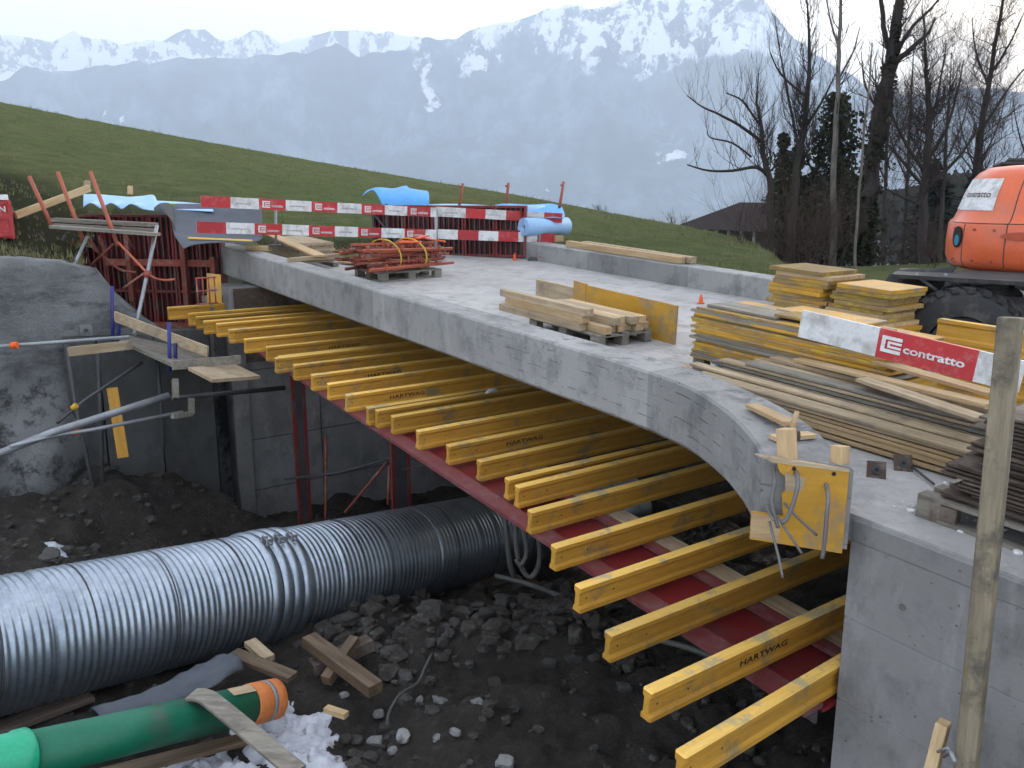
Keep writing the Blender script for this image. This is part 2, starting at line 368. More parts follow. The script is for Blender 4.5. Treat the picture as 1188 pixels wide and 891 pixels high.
# mountains
def massif(name, sky, r0, r1, r2, mat, seed, amp, na, nr):
    mb=MB(); vs=[]
    pxs=[-700+ (2600)*i/na for i in range(na+1)]
    for px in pxs:
        c=P(px,interp(sky,px)+ (fbm(px*.045,seed,0,5)*6 if px>0 or 1 else 0),1); d=Vector((c.x,c.y)); h=d.length; d/=h; el=(c.z-CAMZ)/h
        ridge=CAMZ+el*r1
        for k in range(nr+1):
            t=k/nr
            if t<=.85:
                s=t/.85; r=r0+(r1-r0)*s
                z=-100+(ridge+100)*(s**1.25)
                x,y=d.x*r,d.y*r
                q=1-abs(noise.noise(Vector((x*.0016,y*.0011,seed))))*2
                q2=1-abs(noise.noise(Vector((x*.005,y*.0035,seed+4))))*2
                z+=amp*(.15+.85*min(1,max(0,(s-.25)/.45)))*math.sin(math.pi*min(1,s))**.8*(q*.5+q2*.25+fbm(x*.012,y*.012,seed,5)*.28-.5)
                zl=CAMZ+el*r*.985
                if s>.8: z=min(z,zl+(ridge-zl)*0 if s<1 else z)
            else:
                s=(t-.85)/.15; r=r1+(r2-r1)*s; z=ridge-(ridge+100)*s*.6
            vs.append((d.x*r,d.y*r,z))
    n=nr+1
    mb.add(vs,[(i*n+k,(i+1)*n+k,(i+1)*n+k+1,i*n+k+1) for i in range(na) for k in range(nr)],0,True)
    return tag(obj(name,mb,mat),kind='structure')
def mtmat(name, s0, s1, forest):
    m,nt,bs=new_mat(name); vec=coords(nt,(1,1,1),rnd=False)
    geo=N(nt,'ShaderNodeNewGeometry'); sx=N(nt,'ShaderNodeSeparateXYZ'); nt.links.new(geo.outputs['Position'],sx.inputs[0])
    nn=nz(nt,vec,.0035,9,.68,.3,.7); xr=N(nt,'ShaderNodeMapRange'); xr.inputs['From Min'].default_value=-1000; xr.inputs['From Max'].default_value=-350; xr.inputs['To Max'].default_value=260; nt.links.new(sx.outputs['X'],xr.inputs['Value'])
    hgt=mul(nt,mul(nt,sx.outputs['Z'],mul(nt,nn,300),'ADD'),xr.outputs[0],'ADD')
    r=N(nt,'ShaderNodeMapRange'); r.inputs['From Min'].default_value=s0; r.inputs['From Max'].default_value=s1; nt.links.new(hgt,r.inputs['Value'])
    sn=N(nt,'ShaderNodeSeparateXYZ'); nt.links.new(geo.outputs['Normal'],sn.inputs[0])
    sl=N(nt,'ShaderNodeMapRange'); sl.inputs['From Min'].default_value=.50; sl.inputs['From Max'].default_value=.72; nt.links.new(mul(nt,sn.outputs['Z'],mul(nt,nz(nt,vec,.012,8,.75,.2,.8),.22),'ADD'),sl.inputs['Value'])
    gul=nz(nt,coords(nt,(1,1,.30),rnd=False),.0065,11,.68,.50,.52)
    top=N(nt,'ShaderNodeMapRange'); top.inputs['From Min'].default_value=s1; top.inputs['From Max'].default_value=s1+260; nt.links.new(hgt,top.inputs['Value'])
    rib=nz(nt,coords(nt,(1,1,.6),rnd=False),.0085,12,.76,.52,.54)
    mask=mul(nt,r.outputs[0],mul(nt,gul,mul(nt,top.outputs[0],rib),'MAXIMUM'))
    low=mul(nt,nz(nt,coords(nt,(1,1,.6),rnd=False),.0032,6,.6,.645,.665),nz(nt,vec,.02,4,.6,.3,.5))
    mask=mul(nt,mask,low,'MAXIMUM')
    col=mix(nt,nz(nt,coords(nt,(1,1,.35),rnd=False),.008,11,.75,.44,.58),forest,tuple(x*3.2 for x in forest)); col=mix(nt,nz(nt,vec,.0016,4,.6,.42,.6),col,tuple(x*.35 for x in forest)); col=mix(nt,mask,col,(.82,.84,.88))
    nt.links.new(col,bs.inputs['Base Color']); bs.inputs['Roughness'].default_value=.95; bs.inputs['Specular IOR Level'].default_value=0
    return m
SK1=[(-700,120),(-300,105),(0,91),(30,78),(65,84),(125,77),(170,73),(200,67),(235,69),(285,69),(350,59),(388,50),(418,63),(468,58),(492,43),(505,46),(555,33),(600,22),(640,8),(657,3),(683,10),(720,2),(770,-7),(850,-12),(885,-3),(897,14),(915,38),(960,70),(1010,104),(1060,112),(1120,100),(1188,105),(1400,120),(1900,130)]
SK2=[(-700,60),(-200,50),(0,40),(12,37),(50,47),(75,43),(87,33),(105,43),(146,53),(180,46),(222,35),(263,44),(303,37),(328,47),(360,42),(394,33),(485,40),(560,60),(700,150),(1900,150)]
massif('mountain',SK1,4200,5200,5800,mtmat('mountain_forest_snow',1090,1150,(.05,.065,.08)),1.3,300,420,120)
massif('mountain',SK2,5900,6600,7400,mtmat('mountain_snowfield',200,320,(.05,.055,.06)),7.7,240,380,60)
# haze
HZ=MB(); HZ.box((0,4200,676),(19000,11200,1548.0))
hm=bpy.data.materials.new('valley_haze'); hm.use_nodes=True; nt=hm.node_tree; nt.nodes.clear()
ou=nt.nodes.new('ShaderNodeOutputMaterial'); pv=nt.nodes.new('ShaderNodeVolumePrincipled'); pv.inputs['Color'].default_value=(.74,.85,1,1); pv.inputs['Density'].default_value=HAZE if 'HAZE' in globals() else .00022
nt.links.new(pv.outputs[0],ou.inputs['Volume'])
tag(obj('haze',HZ,hm),kind='stuff')
# ------------------------------------------------------------------ light, sky, camera
w=bpy.data.worlds.new('World'); sc.world=w; w.use_nodes=True; nt=w.node_tree; bg=nt.nodes['Background']
SUN_EL, SUN_ROT = 16, 38          # sun veiled, low beyond the trees
sk=nt.nodes.new('ShaderNodeTexSky'); sk.sky_type='NISHITA'; sk.sun_disc=False; sk.sun_elevation=math.radians(SUN_EL); sk.sun_rotation=math.radians(SUN_ROT)
sk.air_density=1.2; sk.dust_density=4.0; sk.ozone_density=2.0; sk.altitude=500
ad=nt.nodes.new('ShaderNodeMix'); ad.data_type='RGBA'; ad.inputs[0].default_value=.72; ad.inputs[7].default_value=(2.75,2.68,2.66,1)   # thin white overcast over the clear sky
nt.links.new(sk.outputs[0],ad.inputs[6]); nt.links.new(ad.outputs[2],bg.inputs['Color']); bg.inputs['Strength'].default_value=.12
sl=bpy.data.lights.new('sun','SUN'); sl.energy=.6; sl.angle=math.radians(14); sl.color=(1,.93,.84)
so=bpy.data.objects.new('sun',sl); COL.objects.link(so)
a=math.radians(SUN_ROT); e=math.radians(SUN_EL)
d=Vector((math.sin(a)*math.cos(e), math.cos(a)*math.cos(e), math.sin(e)))
so.rotation_euler=d.to_track_quat('Z','Y').to_euler()
cam=bpy.data.cameras.new('camera'); cam.sensor_width=36; cam.lens=36*1000/1188; cam.clip_end=30000; cam.clip_start=.05
co=bpy.data.objects.new('camera',cam); COL.objects.link(co); co.location=(0,0,CAMZ); co.rotation_euler=(math.radians(90)-PITCH,0,0); sc.camera=co
vs_=sc.view_settings; sc.display_settings.display_device='sRGB'; vs_.view_transform='Standard'; vs_.look='None'; vs_.exposure=2.5; vs_.gamma=1; vs_.use_curve_mapping=False
cy=sc.cycles; cy.use_denoising=True; cy.denoiser='OPENIMAGEDENOISE'; cy.max_bounces=6; cy.diffuse_bounces=3; cy.glossy_bounces=3; cy.volume_bounces=3; cy.transparent_max_bounces=6
cy.use_adaptive_sampling=True; cy.adaptive_threshold=.02; cy.sample_clamp_indirect=6
# ------------------------------------------------------------------ the concrete bridge
bridge=thing('concrete_bridge','new pale grey concrete bridge deck with raised kerbs spanning the excavated pit','bridge',UV(9,6,0))
outer=[UV(u,4.93-.012*max(0,u-8),kz(u)) for u in (16.3,14.5,12.8,11,9.5,8.2,7.2,6.2,5.4)]
outer+=[on(px,py,*KT) for px,py in ((759,433.5),(798,448.5),(825,464),(849,482),(869,503),(879,518),(885,528))]
inner=[UV(u,5.30-.012*max(0,u-8),kz(u)) for u in (16.3,14.5,12.8,11,9.5,8.2,7.2,6.2,5.5)]
inner+=[on(px,py,*KT) for px,py in ((786,422.5),(832,438),(870,453.5),(912,474),(948,499),(970,521),(991,542))]
def smooth_poly(pts,k=4):
    out=[]
    for i in range(len(pts)-1):
        p0=pts[max(i-1,0)];p1=pts[i];p2=pts[i+1];p3=pts[min(i+2,len(pts)-1)]
        for j in range(k):
            t=j/k; out.append(.5*((2*p1)+(p2-p0)*t+(2*p0-5*p1+4*p2-p3)*t*t+(3*p1-p0-3*p2+p3)*t**3))
    out.append(pts[-1]); return out
so_=smooth_poly(outer); si_=smooth_poly(inner)
mb=MB(); rings=[]; c=.018
for o_,i_ in zip(so_,si_):
    d=(i_-o_); d.z=0; d.normalize(); dn=Vector((0,0,-1))
    H=.50
    rings.append([o_+d*c, i_-d*c, i_+dn*c, i_+dn*H, i_-d*.12+dn*H, o_+d*.03+dn*H, o_+dn*(H-.03), o_+dn*c])
mb.sweep(rings)
kerb=obj('kerb',mb,M['kerb_concrete'],bridge,bev=0)
# far kerb, curving away at the end
fo=[]; 
for u in (15.1,13.5,12,10.5,9.3,8.3,7.6): fo.append(u)
mb=MB(); rings=[]
for u in fo:
    v=10.55+.006*(15-u)**2*.4; h=.34
    a=UV(u,v,dz(u)-.1); b=UV(u,v,dz(u)+h); 
    rings.append([b+V*.015, b+V*.42, b+V*.44-Z*.02, a+V*.44-Z*.4, a-Z*.0, b-Z*.015])
mb.sweep([list(reversed(r)) for r in rings]); obj('kerb',mb,M['kerb_concrete'],bridge)
# slab: deck top between kerbs and the approach towards the viewer's side
mb=MB()
def slabz(u,v): return dz(u)-.004
nu=60; nv=26; pts=[]
for i in range(nu+1):
    u=-9+24.6*i/nu
    for j in range(nv+1):
        if u<3.25: va=4.435
        else: va=5.2 if u>4.4 else 4.75+ (u-2.78)*.28
        v=va+(11.0-va)*j/nv
        pts.append(UV(u,v,dz(u)+.003*fbm(u*.8,v*.8,1)))
k=nv+1
top=[(i*k+j,(i+1)*k+j,(i+1)*k+j+1,i*k+j+1) for i in range(nu) for j in range(nv)]
mb.add(pts,top)
bot=[p-Z*.17 for p in pts]; mb.add(bot,[tuple(reversed(f)) for f in top])
off=len(pts)
for i in range(nu):
    mb.f.append((i*k,i*k+off,(i+1)*k+off,(i+1)*k)); mb.m.append(0); mb.sm.append(False)
    mb.f.append((i*k+nv,(i+1)*k+nv,(i+1)*k+nv+off,i*k+nv+off)); mb.m.append(0); mb.sm.append(False)
for j in range(nv):
    mb.f.append((j,j+1,j+1+off,j+off)); mb.m.append(0); mb.sm.append(False)
    q=nu*k; mb.f.append((q+j+1,q+j,q+j+off,q+j+1+off)); mb.m.append(0); mb.sm.append(False)
obj('deck_slab',mb,M['deck_concrete'],bridge)
# near abutment with its formwork joints (shallow grooves), running past the camera's side
def abutment(u0,u1,v0,v1,ztop,zbot,joints,slope=.047,mat='concrete',name='abutment'):
    mb=MB(); prof=[]            # profile down the face: (inset, z)
    z=ztop; prof.append((.02,z)); prof.append((0,z-.02))
    for jz in joints:
        prof+=[(0,jz+.007),(.009,jz),(0.0025,jz-.007)]
    prof.append((0.0025,zbot))
    us=(u0,u1); nI=24
    for i in range(len(prof)-1):
        (a,za),(b,zb)=prof[i],prof[i+1]
        def P4(u,ins,z): return UV(u,v0+ins,z+slope*u)
        mb.add([P4(u0,a,za),P4(u1,a,za),P4(u1,b,zb),P4(u0,b,zb)],[(0,1,2,3)])
    T=lambda u,v,z: UV(u,v,z+slope*u)
    mb.add([T(u1,v0+.02,ztop),T(u1,v1,ztop),T(u1,v1,zbot),T(u1,v0,zbot),T(u1,v0,ztop-.02)],[(0,1,2,3,4)])
    mb.add([T(u0,v0+.02,ztop),T(u0,v1,ztop),T(u0,v1,zbot),T(u0,v0,zbot),T(u0,v0,ztop-.02)],[(4,3,2,1,0)])
    mb.add([T(u0,v0+.02,ztop),T(u1,v0+.02,ztop),T(u1,v1,ztop),T(u0,v1,ztop)],[(3,2,1,0)])
    return obj(name,mb,M[mat],bridge)
M['tie_grout']=basic('tie_grout',(.16,.165,.17),rough=.9)
for (u,z) in ((2.35,-.40),(2.3,-1.5),(1.3,-1.0)):
    mb=MB(); q=UV(u,4.424,z+.047*u); mb.tube([q+V*.01,q-V*.006],.022,12); obj('tie_hole',mb,M['tie_grout'],bridge)
ab=abutment(-9,2.70,4.42,11.0,.015,-3.6,[-.13,-.62,-1.17,-1.75,-2.3])
# vertical rib (joint between two wall panels) low on the near abutment
# far abutment
mb=MB()
A=UV(14.0,4.45,0); 
def wallbox(mb,a,b,z0,z1,th,n=None):
    a=Vector(a);b=Vector(b);d=(b-a).normalized(); nn=n or Vector((-d.y,d.x,0)); 
    vs=[a+Z*z0,b+Z*z0,b+Z*z1,a+Z*z1]; vs+= [x+nn*th for x in vs]
    mb.add(vs,[(0,1,2,3),(5,4,7,6),(4,0,3,7),(1,5,6,2),(3,2,6,7),(4,5,1,0)])
wallbox(mb,UV(14.0,4.45,0),UV(14.0,11.2,0),-4.3,.50,.8,U)
obj('abutment',mb,M['concrete'],bridge)
mb=MB()
for k in range(7): wallbox(mb,UV(13.93,4.5+k*.9,0),UV(13.93,5.385+k*.9,0),-.75,.48,.025,U)
obj('shade_board',mb,M['dark_wood'],bridge)  # dark boards added to put the shade under the deck onto the abutment
mb=MB()
for v in (5.9,7.4,8.9):
    wallbox(mb,UV(13.99,v,0),UV(13.99,v+.015,0),-4.2,.0,.005,-U)
for z in (-.9,-2.1,-3.0): wallbox(mb,UV(13.99,4.5,0),UV(13.99,11,0),z,z+.015,.005,-U)
obj('formwork_joints',mb,M['concrete_dark'],bridge)
# light pilaster edge at the corner
mb=MB(); wallbox(mb,UV(13.85,4.35,0),UV(13.9,4.62,0),-4.3,.1,.09,U); obj('corner_pilaster',mb,M['concrete'],bridge)
# reinforcement bars sticking out of the kerb end
rebar=[]
for pts in ([(897,541,5.02),(899,560,4.93),(895,580,4.90),(899,600,4.90),(903,612,4.9)],
            [(922,543,4.98),(926,560,4.88),(920,585,4.86),(912,603,4.86),(906,606,4.86)],
            [(957,558,4.97),(961,575,4.86),(959,600,4.84),(957,625,4.84),(954,648,4.85)],
            [(893,605,4.95),(897,622,4.9),(903,645,4.9),(908,670,4.9)],
            [(903,600,4.95),(912,615,4.9),(921,628,4.88),(930,642,4.87)],
            [(910,584,4.98),(925,600,4.9),(948,621,4.88)],[(889,586,4.97),(893,596,4.9),(898,604,4.88)]):
    mb=MB(); r_=.0125 if len(pts)>=5 else .008
    mb.tube(smooth_poly([P(*p) for p in pts],4),r_,7); obj('rebar',mb,M['rebar_steel'],kerb)
# ------------------------------------------------------------------ yellow stop-end panel with two stakes
p0=P(882,531,4.985); p1=P(984,545,4.93); X=(p1-p0); X.z=X.z; L=X.length
tl=P(900,533,4.985); tx_=P(984,545,4.93)-tl; SLP=tx_.z/math.hypot(tx_.x,tx_.y); F=frame(tl,Vector((tx_.x,tx_.y,0)))
W_=math.hypot(tx_.x,tx_.y)
mb=MB(); mb.add([],[])
def platexz(mb,poly,y0,y1,mi=0):
    n=len(poly); poly=[(x,z+x*SLP) for x,z in poly]; vs=[(x,y0,z) for x,z in poly]+[(x,y1,z) for x,z in poly]
    mb.add(vs,[tuple(range(n)),tuple(reversed(range(n,2*n)))]+[(k,k+n,(k+1)%n+n,(k+1)%n) for k in range(n)],mi)
sp=thing('stop_end_panel','yellow plywood panel with broken upper corner closing the end of the near kerb','formwork panel',M=F)
platexz(mb,[(0.0,-.0),(W_,0),(W_,-.50),(-.12,-.50),(-.12,-.33),(.06,-.33),(.045,-.20),(.10,-.12),(.02,-.06)],-.030,-.003)
pn=obj('panel',mb,M['yellow_ply'],sp,F)
mb=MB(); platexz(mb,[(-.12,.02),(W_,.012),(W_,-.004),(-.02,-.012)],-.034,.0); obj('splintered_edge',mb,M['pale_wood'],sp,F)
mb=MB(); platexz(mb,[(-.12,-.335),(.055,-.335),(.04,-.49),(-.12,-.49)],-.0345,-.0305); obj('bare_wood_patch',mb,M['fresh_wood'],sp,F)
mb=MB(); platexz(mb,[(.052,-.06),(.17,-.075),(.15,-.16),(.06,-.17)],-.0335,-.0305); obj('bare_wood_patch',mb,M['pale_wood'],sp,F)
for x,z in ((.10,-.04),(.32,-.06)):
    mb=MB(); mb.tube([(x,-.036,z),(x,-.028,z)],.012,10); obj('bar_hole',mb,M['black_void'],sp,F)
for (a,b,w_,lab) in (((915,535,5.0),(912,497,5.0),.09,'square pale timber stake upright behind the yellow stop-end panel beside the hammer handle'),((974,545,4.97),(975,517,4.97),.085,'short square timber stake at the abutment-side corner of the yellow stop-end panel')):
    mb=MB(); a=P(*a)-Z*.05; b=P(*b); L=(b-a).length; mb.box((L/2,0,0),(L,w_,w_*.9)); tag(obj('timber_stake',mb,M['fresh_wood'],None,frame(a,b-a,U),bev=.004),lab,'stake','timber stakes at the kerb end')
def piece(name,a,b,w_,h,mat,label,cat,group=None,up=Z,bev=.003):
    a=Vector(a); b=Vector(b); L=(b-a).length; mb=MB(); mb.box((0,0,0),(L,w_,h))
    return tag(obj(name,mb,M[mat],None,frame((a+b)/2,b-a,up),bev=bev),label,cat,group)
KU=Z
piece('board_offcut',on(872,476,*KT)+Z*.035,on(916,502,*KT)+Z*.06,.10,.03,'fresh_wood','pale board offcut lying slanted on the flared kerb top by the stake','board','timber scraps on the kerb end')
piece('board_offcut',on(896,512,*KT)+Z*.02,on(942,508,*KT)+Z*.02,.085,.03,'fresh_wood','short wedge of board lying across the kerb behind the timber stake','board','timber scraps on the kerb end')
hm_=thing('hammer','small mallet with pale round wooden handle standing on the kerb end','hammer',on(915,506,*KT))
mb=MB(); mb.tube([P(917,503,5.1),P(921,490,5.1),P(925,477,5.1)],[.016,.019,.014],10); obj('handle',mb,M['fresh_wood'],hm_)
mb=MB(); mb.tube([P(908,505,5.12),P(927,505,5.12)],.03,10); obj('head',mb,M['dark_wood'],hm_)
# ------------------------------------------------------------------ yellow formwork beams
TOPS=[(195,357),(219,364),(228,368),(237,373),(252,376),(266,383),(273,382.5),(284.5,394),(310,403),(320.6,416),(324,414),(342,424),(363,435.6),(382,446),(403,459),(428,474),(438.5,477),(457,484),(486.5,501),(522,518),(558,536),(591,557),(603,566),(618,595),(646,636),(674.5,683),(710.5,738),(757,805),(796,880)]
def beam_profile():
    w_,f,wb,h=.04,.036,.023,.2
    return [(-w_,0),(w_,0),(w_,-f+.004),(wb,-f-.016),(wb,-h+f+.016),(w_,-h+f-.004),(w_,-h),(-w_,-h),(-w_,-h+f-.004),(-wb,-h+f+.016),(-wb,-f-.016),(-w_,-f+.004)]
def beam_mesh(L):
    mb=MB(); pr=[(y,z) for y,z in beam_profile()]
    pr=list(reversed(pr))
    # chamfered end: first ring slightly inset
    r0=[(0,y*.82,z if abs(z+.1)<.055 else (z+.006 if z<-.1 else z-.006)) for y,z in pr]
    rr=[(.012,y,z) for y,z in pr]; r1=[(L,y,z) for y,z in pr]
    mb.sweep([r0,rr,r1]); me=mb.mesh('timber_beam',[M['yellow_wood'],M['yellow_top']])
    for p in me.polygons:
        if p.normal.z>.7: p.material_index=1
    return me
ends={}
Lb=4.1; bm_long=beam_mesh(Lb); bm_short=beam_mesh(3.3)
def tube_holes():
    mb=MB()
    for x,z in ((.07,-.1),(.33,-.1)): mb.tube([(x,-.0245,z),(x,-.022,z)],.007,8)
    return mb.mesh('end_holes',M['black_void'])
eh=tube_holes(); tx=text_mesh('HARTWAG',.062,.0008,.0012,1.5,1.05)
num='first second third fourth fifth sixth seventh eighth ninth tenth eleventh twelfth thirteenth fourteenth fifteenth sixteenth seventeenth eighteenth nineteenth twentieth twenty-first twenty-second twenty-third twenty-fourth twenty-fifth twenty-sixth twenty-seventh twenty-eighth twenty-ninth'.split()
nB=len(TOPS); proto=None
for i,(px,py) in enumerate(TOPS):
    e=on(px,py,*BT)+Vector((-.585,.811,0))*.04; k=nB-1-i
    u=e.dot(U); v=e.dot(V)
    d=V.copy()+U*R.uniform(-.006,.006)
    if k==0: d=V+U*.045
    Mx=frame(e,d,Vector((0.054,-.0746,1)))
    lab='yellow H-profile timber beam under the bridge edge, %s counted from the near grey abutment'%num[k]
    if i==0: lab='farthest yellow H-profile timber beam, its end above the blue scaffold post'
    if proto is None:
        b=thing('timber_beam',lab,'formwork beam',group='yellow timber beams across the red girder',M=Mx)
        f=obj('flanges_and_web',bm_long,None,b,Mx) if 0 else None
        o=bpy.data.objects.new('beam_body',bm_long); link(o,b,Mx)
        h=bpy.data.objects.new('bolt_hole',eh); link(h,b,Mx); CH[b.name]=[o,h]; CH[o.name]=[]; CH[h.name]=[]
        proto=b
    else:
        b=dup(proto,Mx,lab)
    if u<3.6 and v+Lb>0:                  # the nearest ones stop short
        for ch in b.children:
            if ch.name.startswith('beam_body'): ch.data=bm_short
    if i in (8,12,14,19,27,3):
        xo={8:.9,12:.75,14:.55,19:.70,27:.80,3:1.0}[i]
        T=Mx@Matrix.Translation(Vector((xo,-.0245,-.122)))@Matrix.Rotation(math.radians(90),4,'X')
        o=bpy.data.objects.new('beam_lettering',tx); link(o,b,T)
if not tx.materials: tx.materials.append(M['black_print'])
else: tx.materials[0]=M['black_print']
# small snow lump on one beam
mb=MB(); q=on(571,455,*BT)
mb.tube([q+V*-.1+Z*.0,q+V*-.04+Z*.02,q+V*.04+Z*.02,q+V*.1],[.005,.03,.03,.005],8); tag(obj('snow_lump',mb,M['white_paint']),'small lump of old snow lying on a yellow beam','snow')
# ------------------------------------------------------------------ red girder with planks behind it
gd=thing('steel_girder','long dark red steel girder carrying the yellow beams above the pit','girder',UV(8,4.5,bz(8)-.2))
def gz(u): return bz(u)-.205
def strip(v0,v1,dz0,dz1,u0=2.72,u1=13.6,n=1):
    mb=MB(); r=[]
    for i in range(n+1):
        u=u0+(u1-u0)*i/n
        r.append([UV(u,v0,gz(u)+dz1),UV(u,v1,gz(u)+dz1),UV(u,v1,gz(u)+dz0),UV(u,v0,gz(u)+dz0)])
    mb.sweep([list(reversed(x)) for x in r]); return mb
obj('flange',strip(4.13,4.31,-.035,0),M['red_flange'],gd)
obj('flange',strip(4.24,4.26,-.12,-.036),M['dark_steel'],gd)  # short vertical flange, darkness below the girder put into its colour
obj('web_plate',strip(4.312,4.83,-.07,-.045),M['red_girder'],gd)
obj('flange',strip(4.832,4.93,-.035,0),M['red_flange'],gd)
pl=MB(); 
a=UV(2.8,5.05,gz(2.8)-.03); b=UV(8.2,5.05,gz(8.2)-.03); piece('plank',a,b,.2,.045,'pale_wood','long pale plank running along the back of the red girder below the beams','plank')
a=UV(3.4,4.99,gz(3.4)-.11); b=UV(6.2,5.2,gz(6.2)-.12); piece('plank',a,b,.16,.04,'grey_wood','weathered plank under the pale one behind the red girder','plank')
# tower legs carrying the girder
def post(px,py,zc,zt,lab,w_=.16,braces=()):
    q=P(px,py,zc); t=thing('support_tower',lab,'support tower',(q.x,q.y,-4))
    mb=MB(); 
    for s in (-1,1):
        mb.box((q.x+U.x*0+V.x*s*w_*.5,q.y+V.y*s*w_*.5,(zt-4.2)/2),(.05,.05,zt+4.2),Matrix.Rotation(math.atan2(V.y,V.x),3,'Z'))
    obj('leg',mb,M['red_steel'],t)
    mb=MB(); mb.box((q.x,q.y,(zt-4.2)/2),(w_*.8,.02,zt+4.1),Matrix.Rotation(math.atan2(V.y,V.x),3,'Z')); obj('web',mb,M['dark_steel'],t)
    mb=MB(); mb.box((q.x,q.y,zt+.0),(.34,.3,.03)); obj('head_plate',mb,M['red_steel'],t)
    mb=MB()
    for a,b in braces: mb.tube([P(*a),P(*b)],.022,6)
    if braces: obj('brace',mb,M['red_rust'],t)
post(465,555,12.0,-1.0,'red steel support tower with diagonal brace beneath the middle of the girder',.24,[((450,535,12.1),(400,595,12.1)),((452,540,12.0),(450,585,12.0))])
post(350,530,13.0,-.55,'tall red steel support post in the gloom near the far abutment',.16,[((378,505,13),(378,620,13))])
mb=MB(); mb.tube([P(330,556,12.8),P(395,548,12.6),P(468,527,12.0)],.02,6); mb.tube([P(465,545,11.8),P(500,538,10.5)],.012,6)
tag(obj('tie_bar',mb,M['dark_steel']),'thin dark tie bar running between the red support posts','tie bar')
# ------------------------------------------------------------------ big corrugated pipe
C1=P(0,748,7.3); C2=P(575,620,12.1); ax=(C2-C1).normalized(); S=C1-ax*3.5; Lp=(C2-C1).length+3.5+3.2; Rp=.575
F=frame(S,ax); pipe=thing('corrugated_pipe','huge galvanised corrugated steel pipe lying through the pit under the bridge','pipe',M=F)
clampx=(P(328,690,9.0)-S).dot(ax)
mb=MB(); rings=[]; pitch=.064; nr=int(Lp/pitch*6); ncirc=56
for i in range(nr+1):
    x=Lp*i/nr; ph=2*math.pi*x/pitch; seam=(x%.74)<.04
    r=Rp+.0062*math.cos(ph)*(.1 if seam else 1)-(.016 if seam else 0)
    rings.append([(x+.0*math.sin(0),r*math.cos(2*math.pi*k/ncirc),r*math.sin(2*math.pi*k/ncirc)) for k in range(ncirc)])
# slight helix: shear x with the angle so that the corrugation winds round the pipe
rings=[[(p[0]+pitch*k/ncirc*1.0,p[1],p[2]) for k,p in enumerate(r)] for r in rings]
mb.sweep(rings,cap=False,sm=True); obj('pipe_wall',mb,M['galv'],pipe,F)
mb=MB()
for s,rr in ((-.19,.024),(-.06,.030),(.06,.030),(.19,.024)):
    rings=[[(clampx+s+dx,(Rp+rr+dr)*math.cos(2*math.pi*k/64),(Rp+rr+dr)*math.sin(2*math.pi*k/64)) for k in range(64)] for dx,dr in ((-.06,-.02),(-.045,.0),(.0,.006),(.045,0),(.06,-.02))]
    mb.sweep(rings,cap=False,sm=True)
for k in range(int(Lp/.74)):
    xs=.37+.74*k
    if abs(xs-clampx)<.3: continue
    sm_=MB(); sm_.tube([(xs,(Rp+.0035)*math.cos(2*math.pi*j/56),(Rp+.0035)*math.sin(2*math.pi*j/56)) for j in range(57)],.008,5,cap=False); obj('lock_seam',sm_,M['dark_steel'],pipe,F)
cl=obj('coupling_band',mb,M['galv'],pipe,F)
mb=MB(); 
for s in (-.15,0,.15):
    a0=math.radians(112); y,z=(Rp+.07)*math.cos(a0),(Rp+.07)*math.sin(a0)
    mb.tube([(clampx+s-.0,y-.09,z-.02),(clampx+s,y+.09,z+.02)],.012,8); 
    for q in (-.05,.05): mb.box((clampx+s,y+q,z-.01),(.07,.02,.07))
obj('bolt',mb,M['steel'],cl,F)
# ------------------------------------------------------------------ green pipe with orange sleeve
g1=P(0,884,5.6); g2=P(322,810,7.45); ax=(g2-g1).normalized(); S=g1-ax*2.0; Rg=.158; F=frame(S,ax)
L=(g2-g1).length+2
gp=thing('drain_pipe','green plastic drain pipe with orange sleeved end lying by the snow','pipe',M=F)
def lathe(mb,prof,n=40,mi=0,cap=True):
    mb.sweep([[(x,r*math.cos(2*math.pi*k/n),r*math.sin(2*math.pi*k/n)) for k in range(n)] for x,r in prof],mi,cap=cap,sm=True)
sx=(P(28,878,5.75)-S).dot(ax)
mb=MB(); lathe(mb,[(sx-.1,Rg),(L-.30,Rg)]); obj('pipe_wall',mb,M['green_pipe'],gp,F)
mb=MB(); lathe(mb,[(0,Rg+.012),(sx-.09,Rg+.012),(sx-.08,Rg+.024),(sx-.01,Rg+.026),(sx,Rg+.018),(sx,Rg-.01)]); obj('socket',mb,M['mint_pipe'],gp,F)
mb=MB(); lathe(mb,[(L-.31,Rg+.004),(L-.3,Rg+.012),(L-.17,Rg+.013),(L-.155,Rg+.004)]); lathe(mb,[(L-.125,Rg+.004),(L-.11,Rg+.012),(L-.03,Rg+.012),(L,Rg-.03),(L+.005,.05)]); obj('sleeve',mb,M['orange_sleeve'],gp,F)
mb=MB(); lathe(mb,[(L-.16,Rg+.008),(L-.155,Rg+.014),(L-.125,Rg+.014),(L-.12,Rg+.008)]); obj('hose_clip',mb,M['steel'],gp,F)
mb=MB(); a0=math.radians(60); F2=F@Matrix.Rotation(a0,4,'X'); mb.box((L-.43,0,Rg+.004),(.22,.10,.006)); obj('pale_patch',mb,M['pale_wood'],gp,F@Matrix.Rotation(math.radians(12),4,'X'))
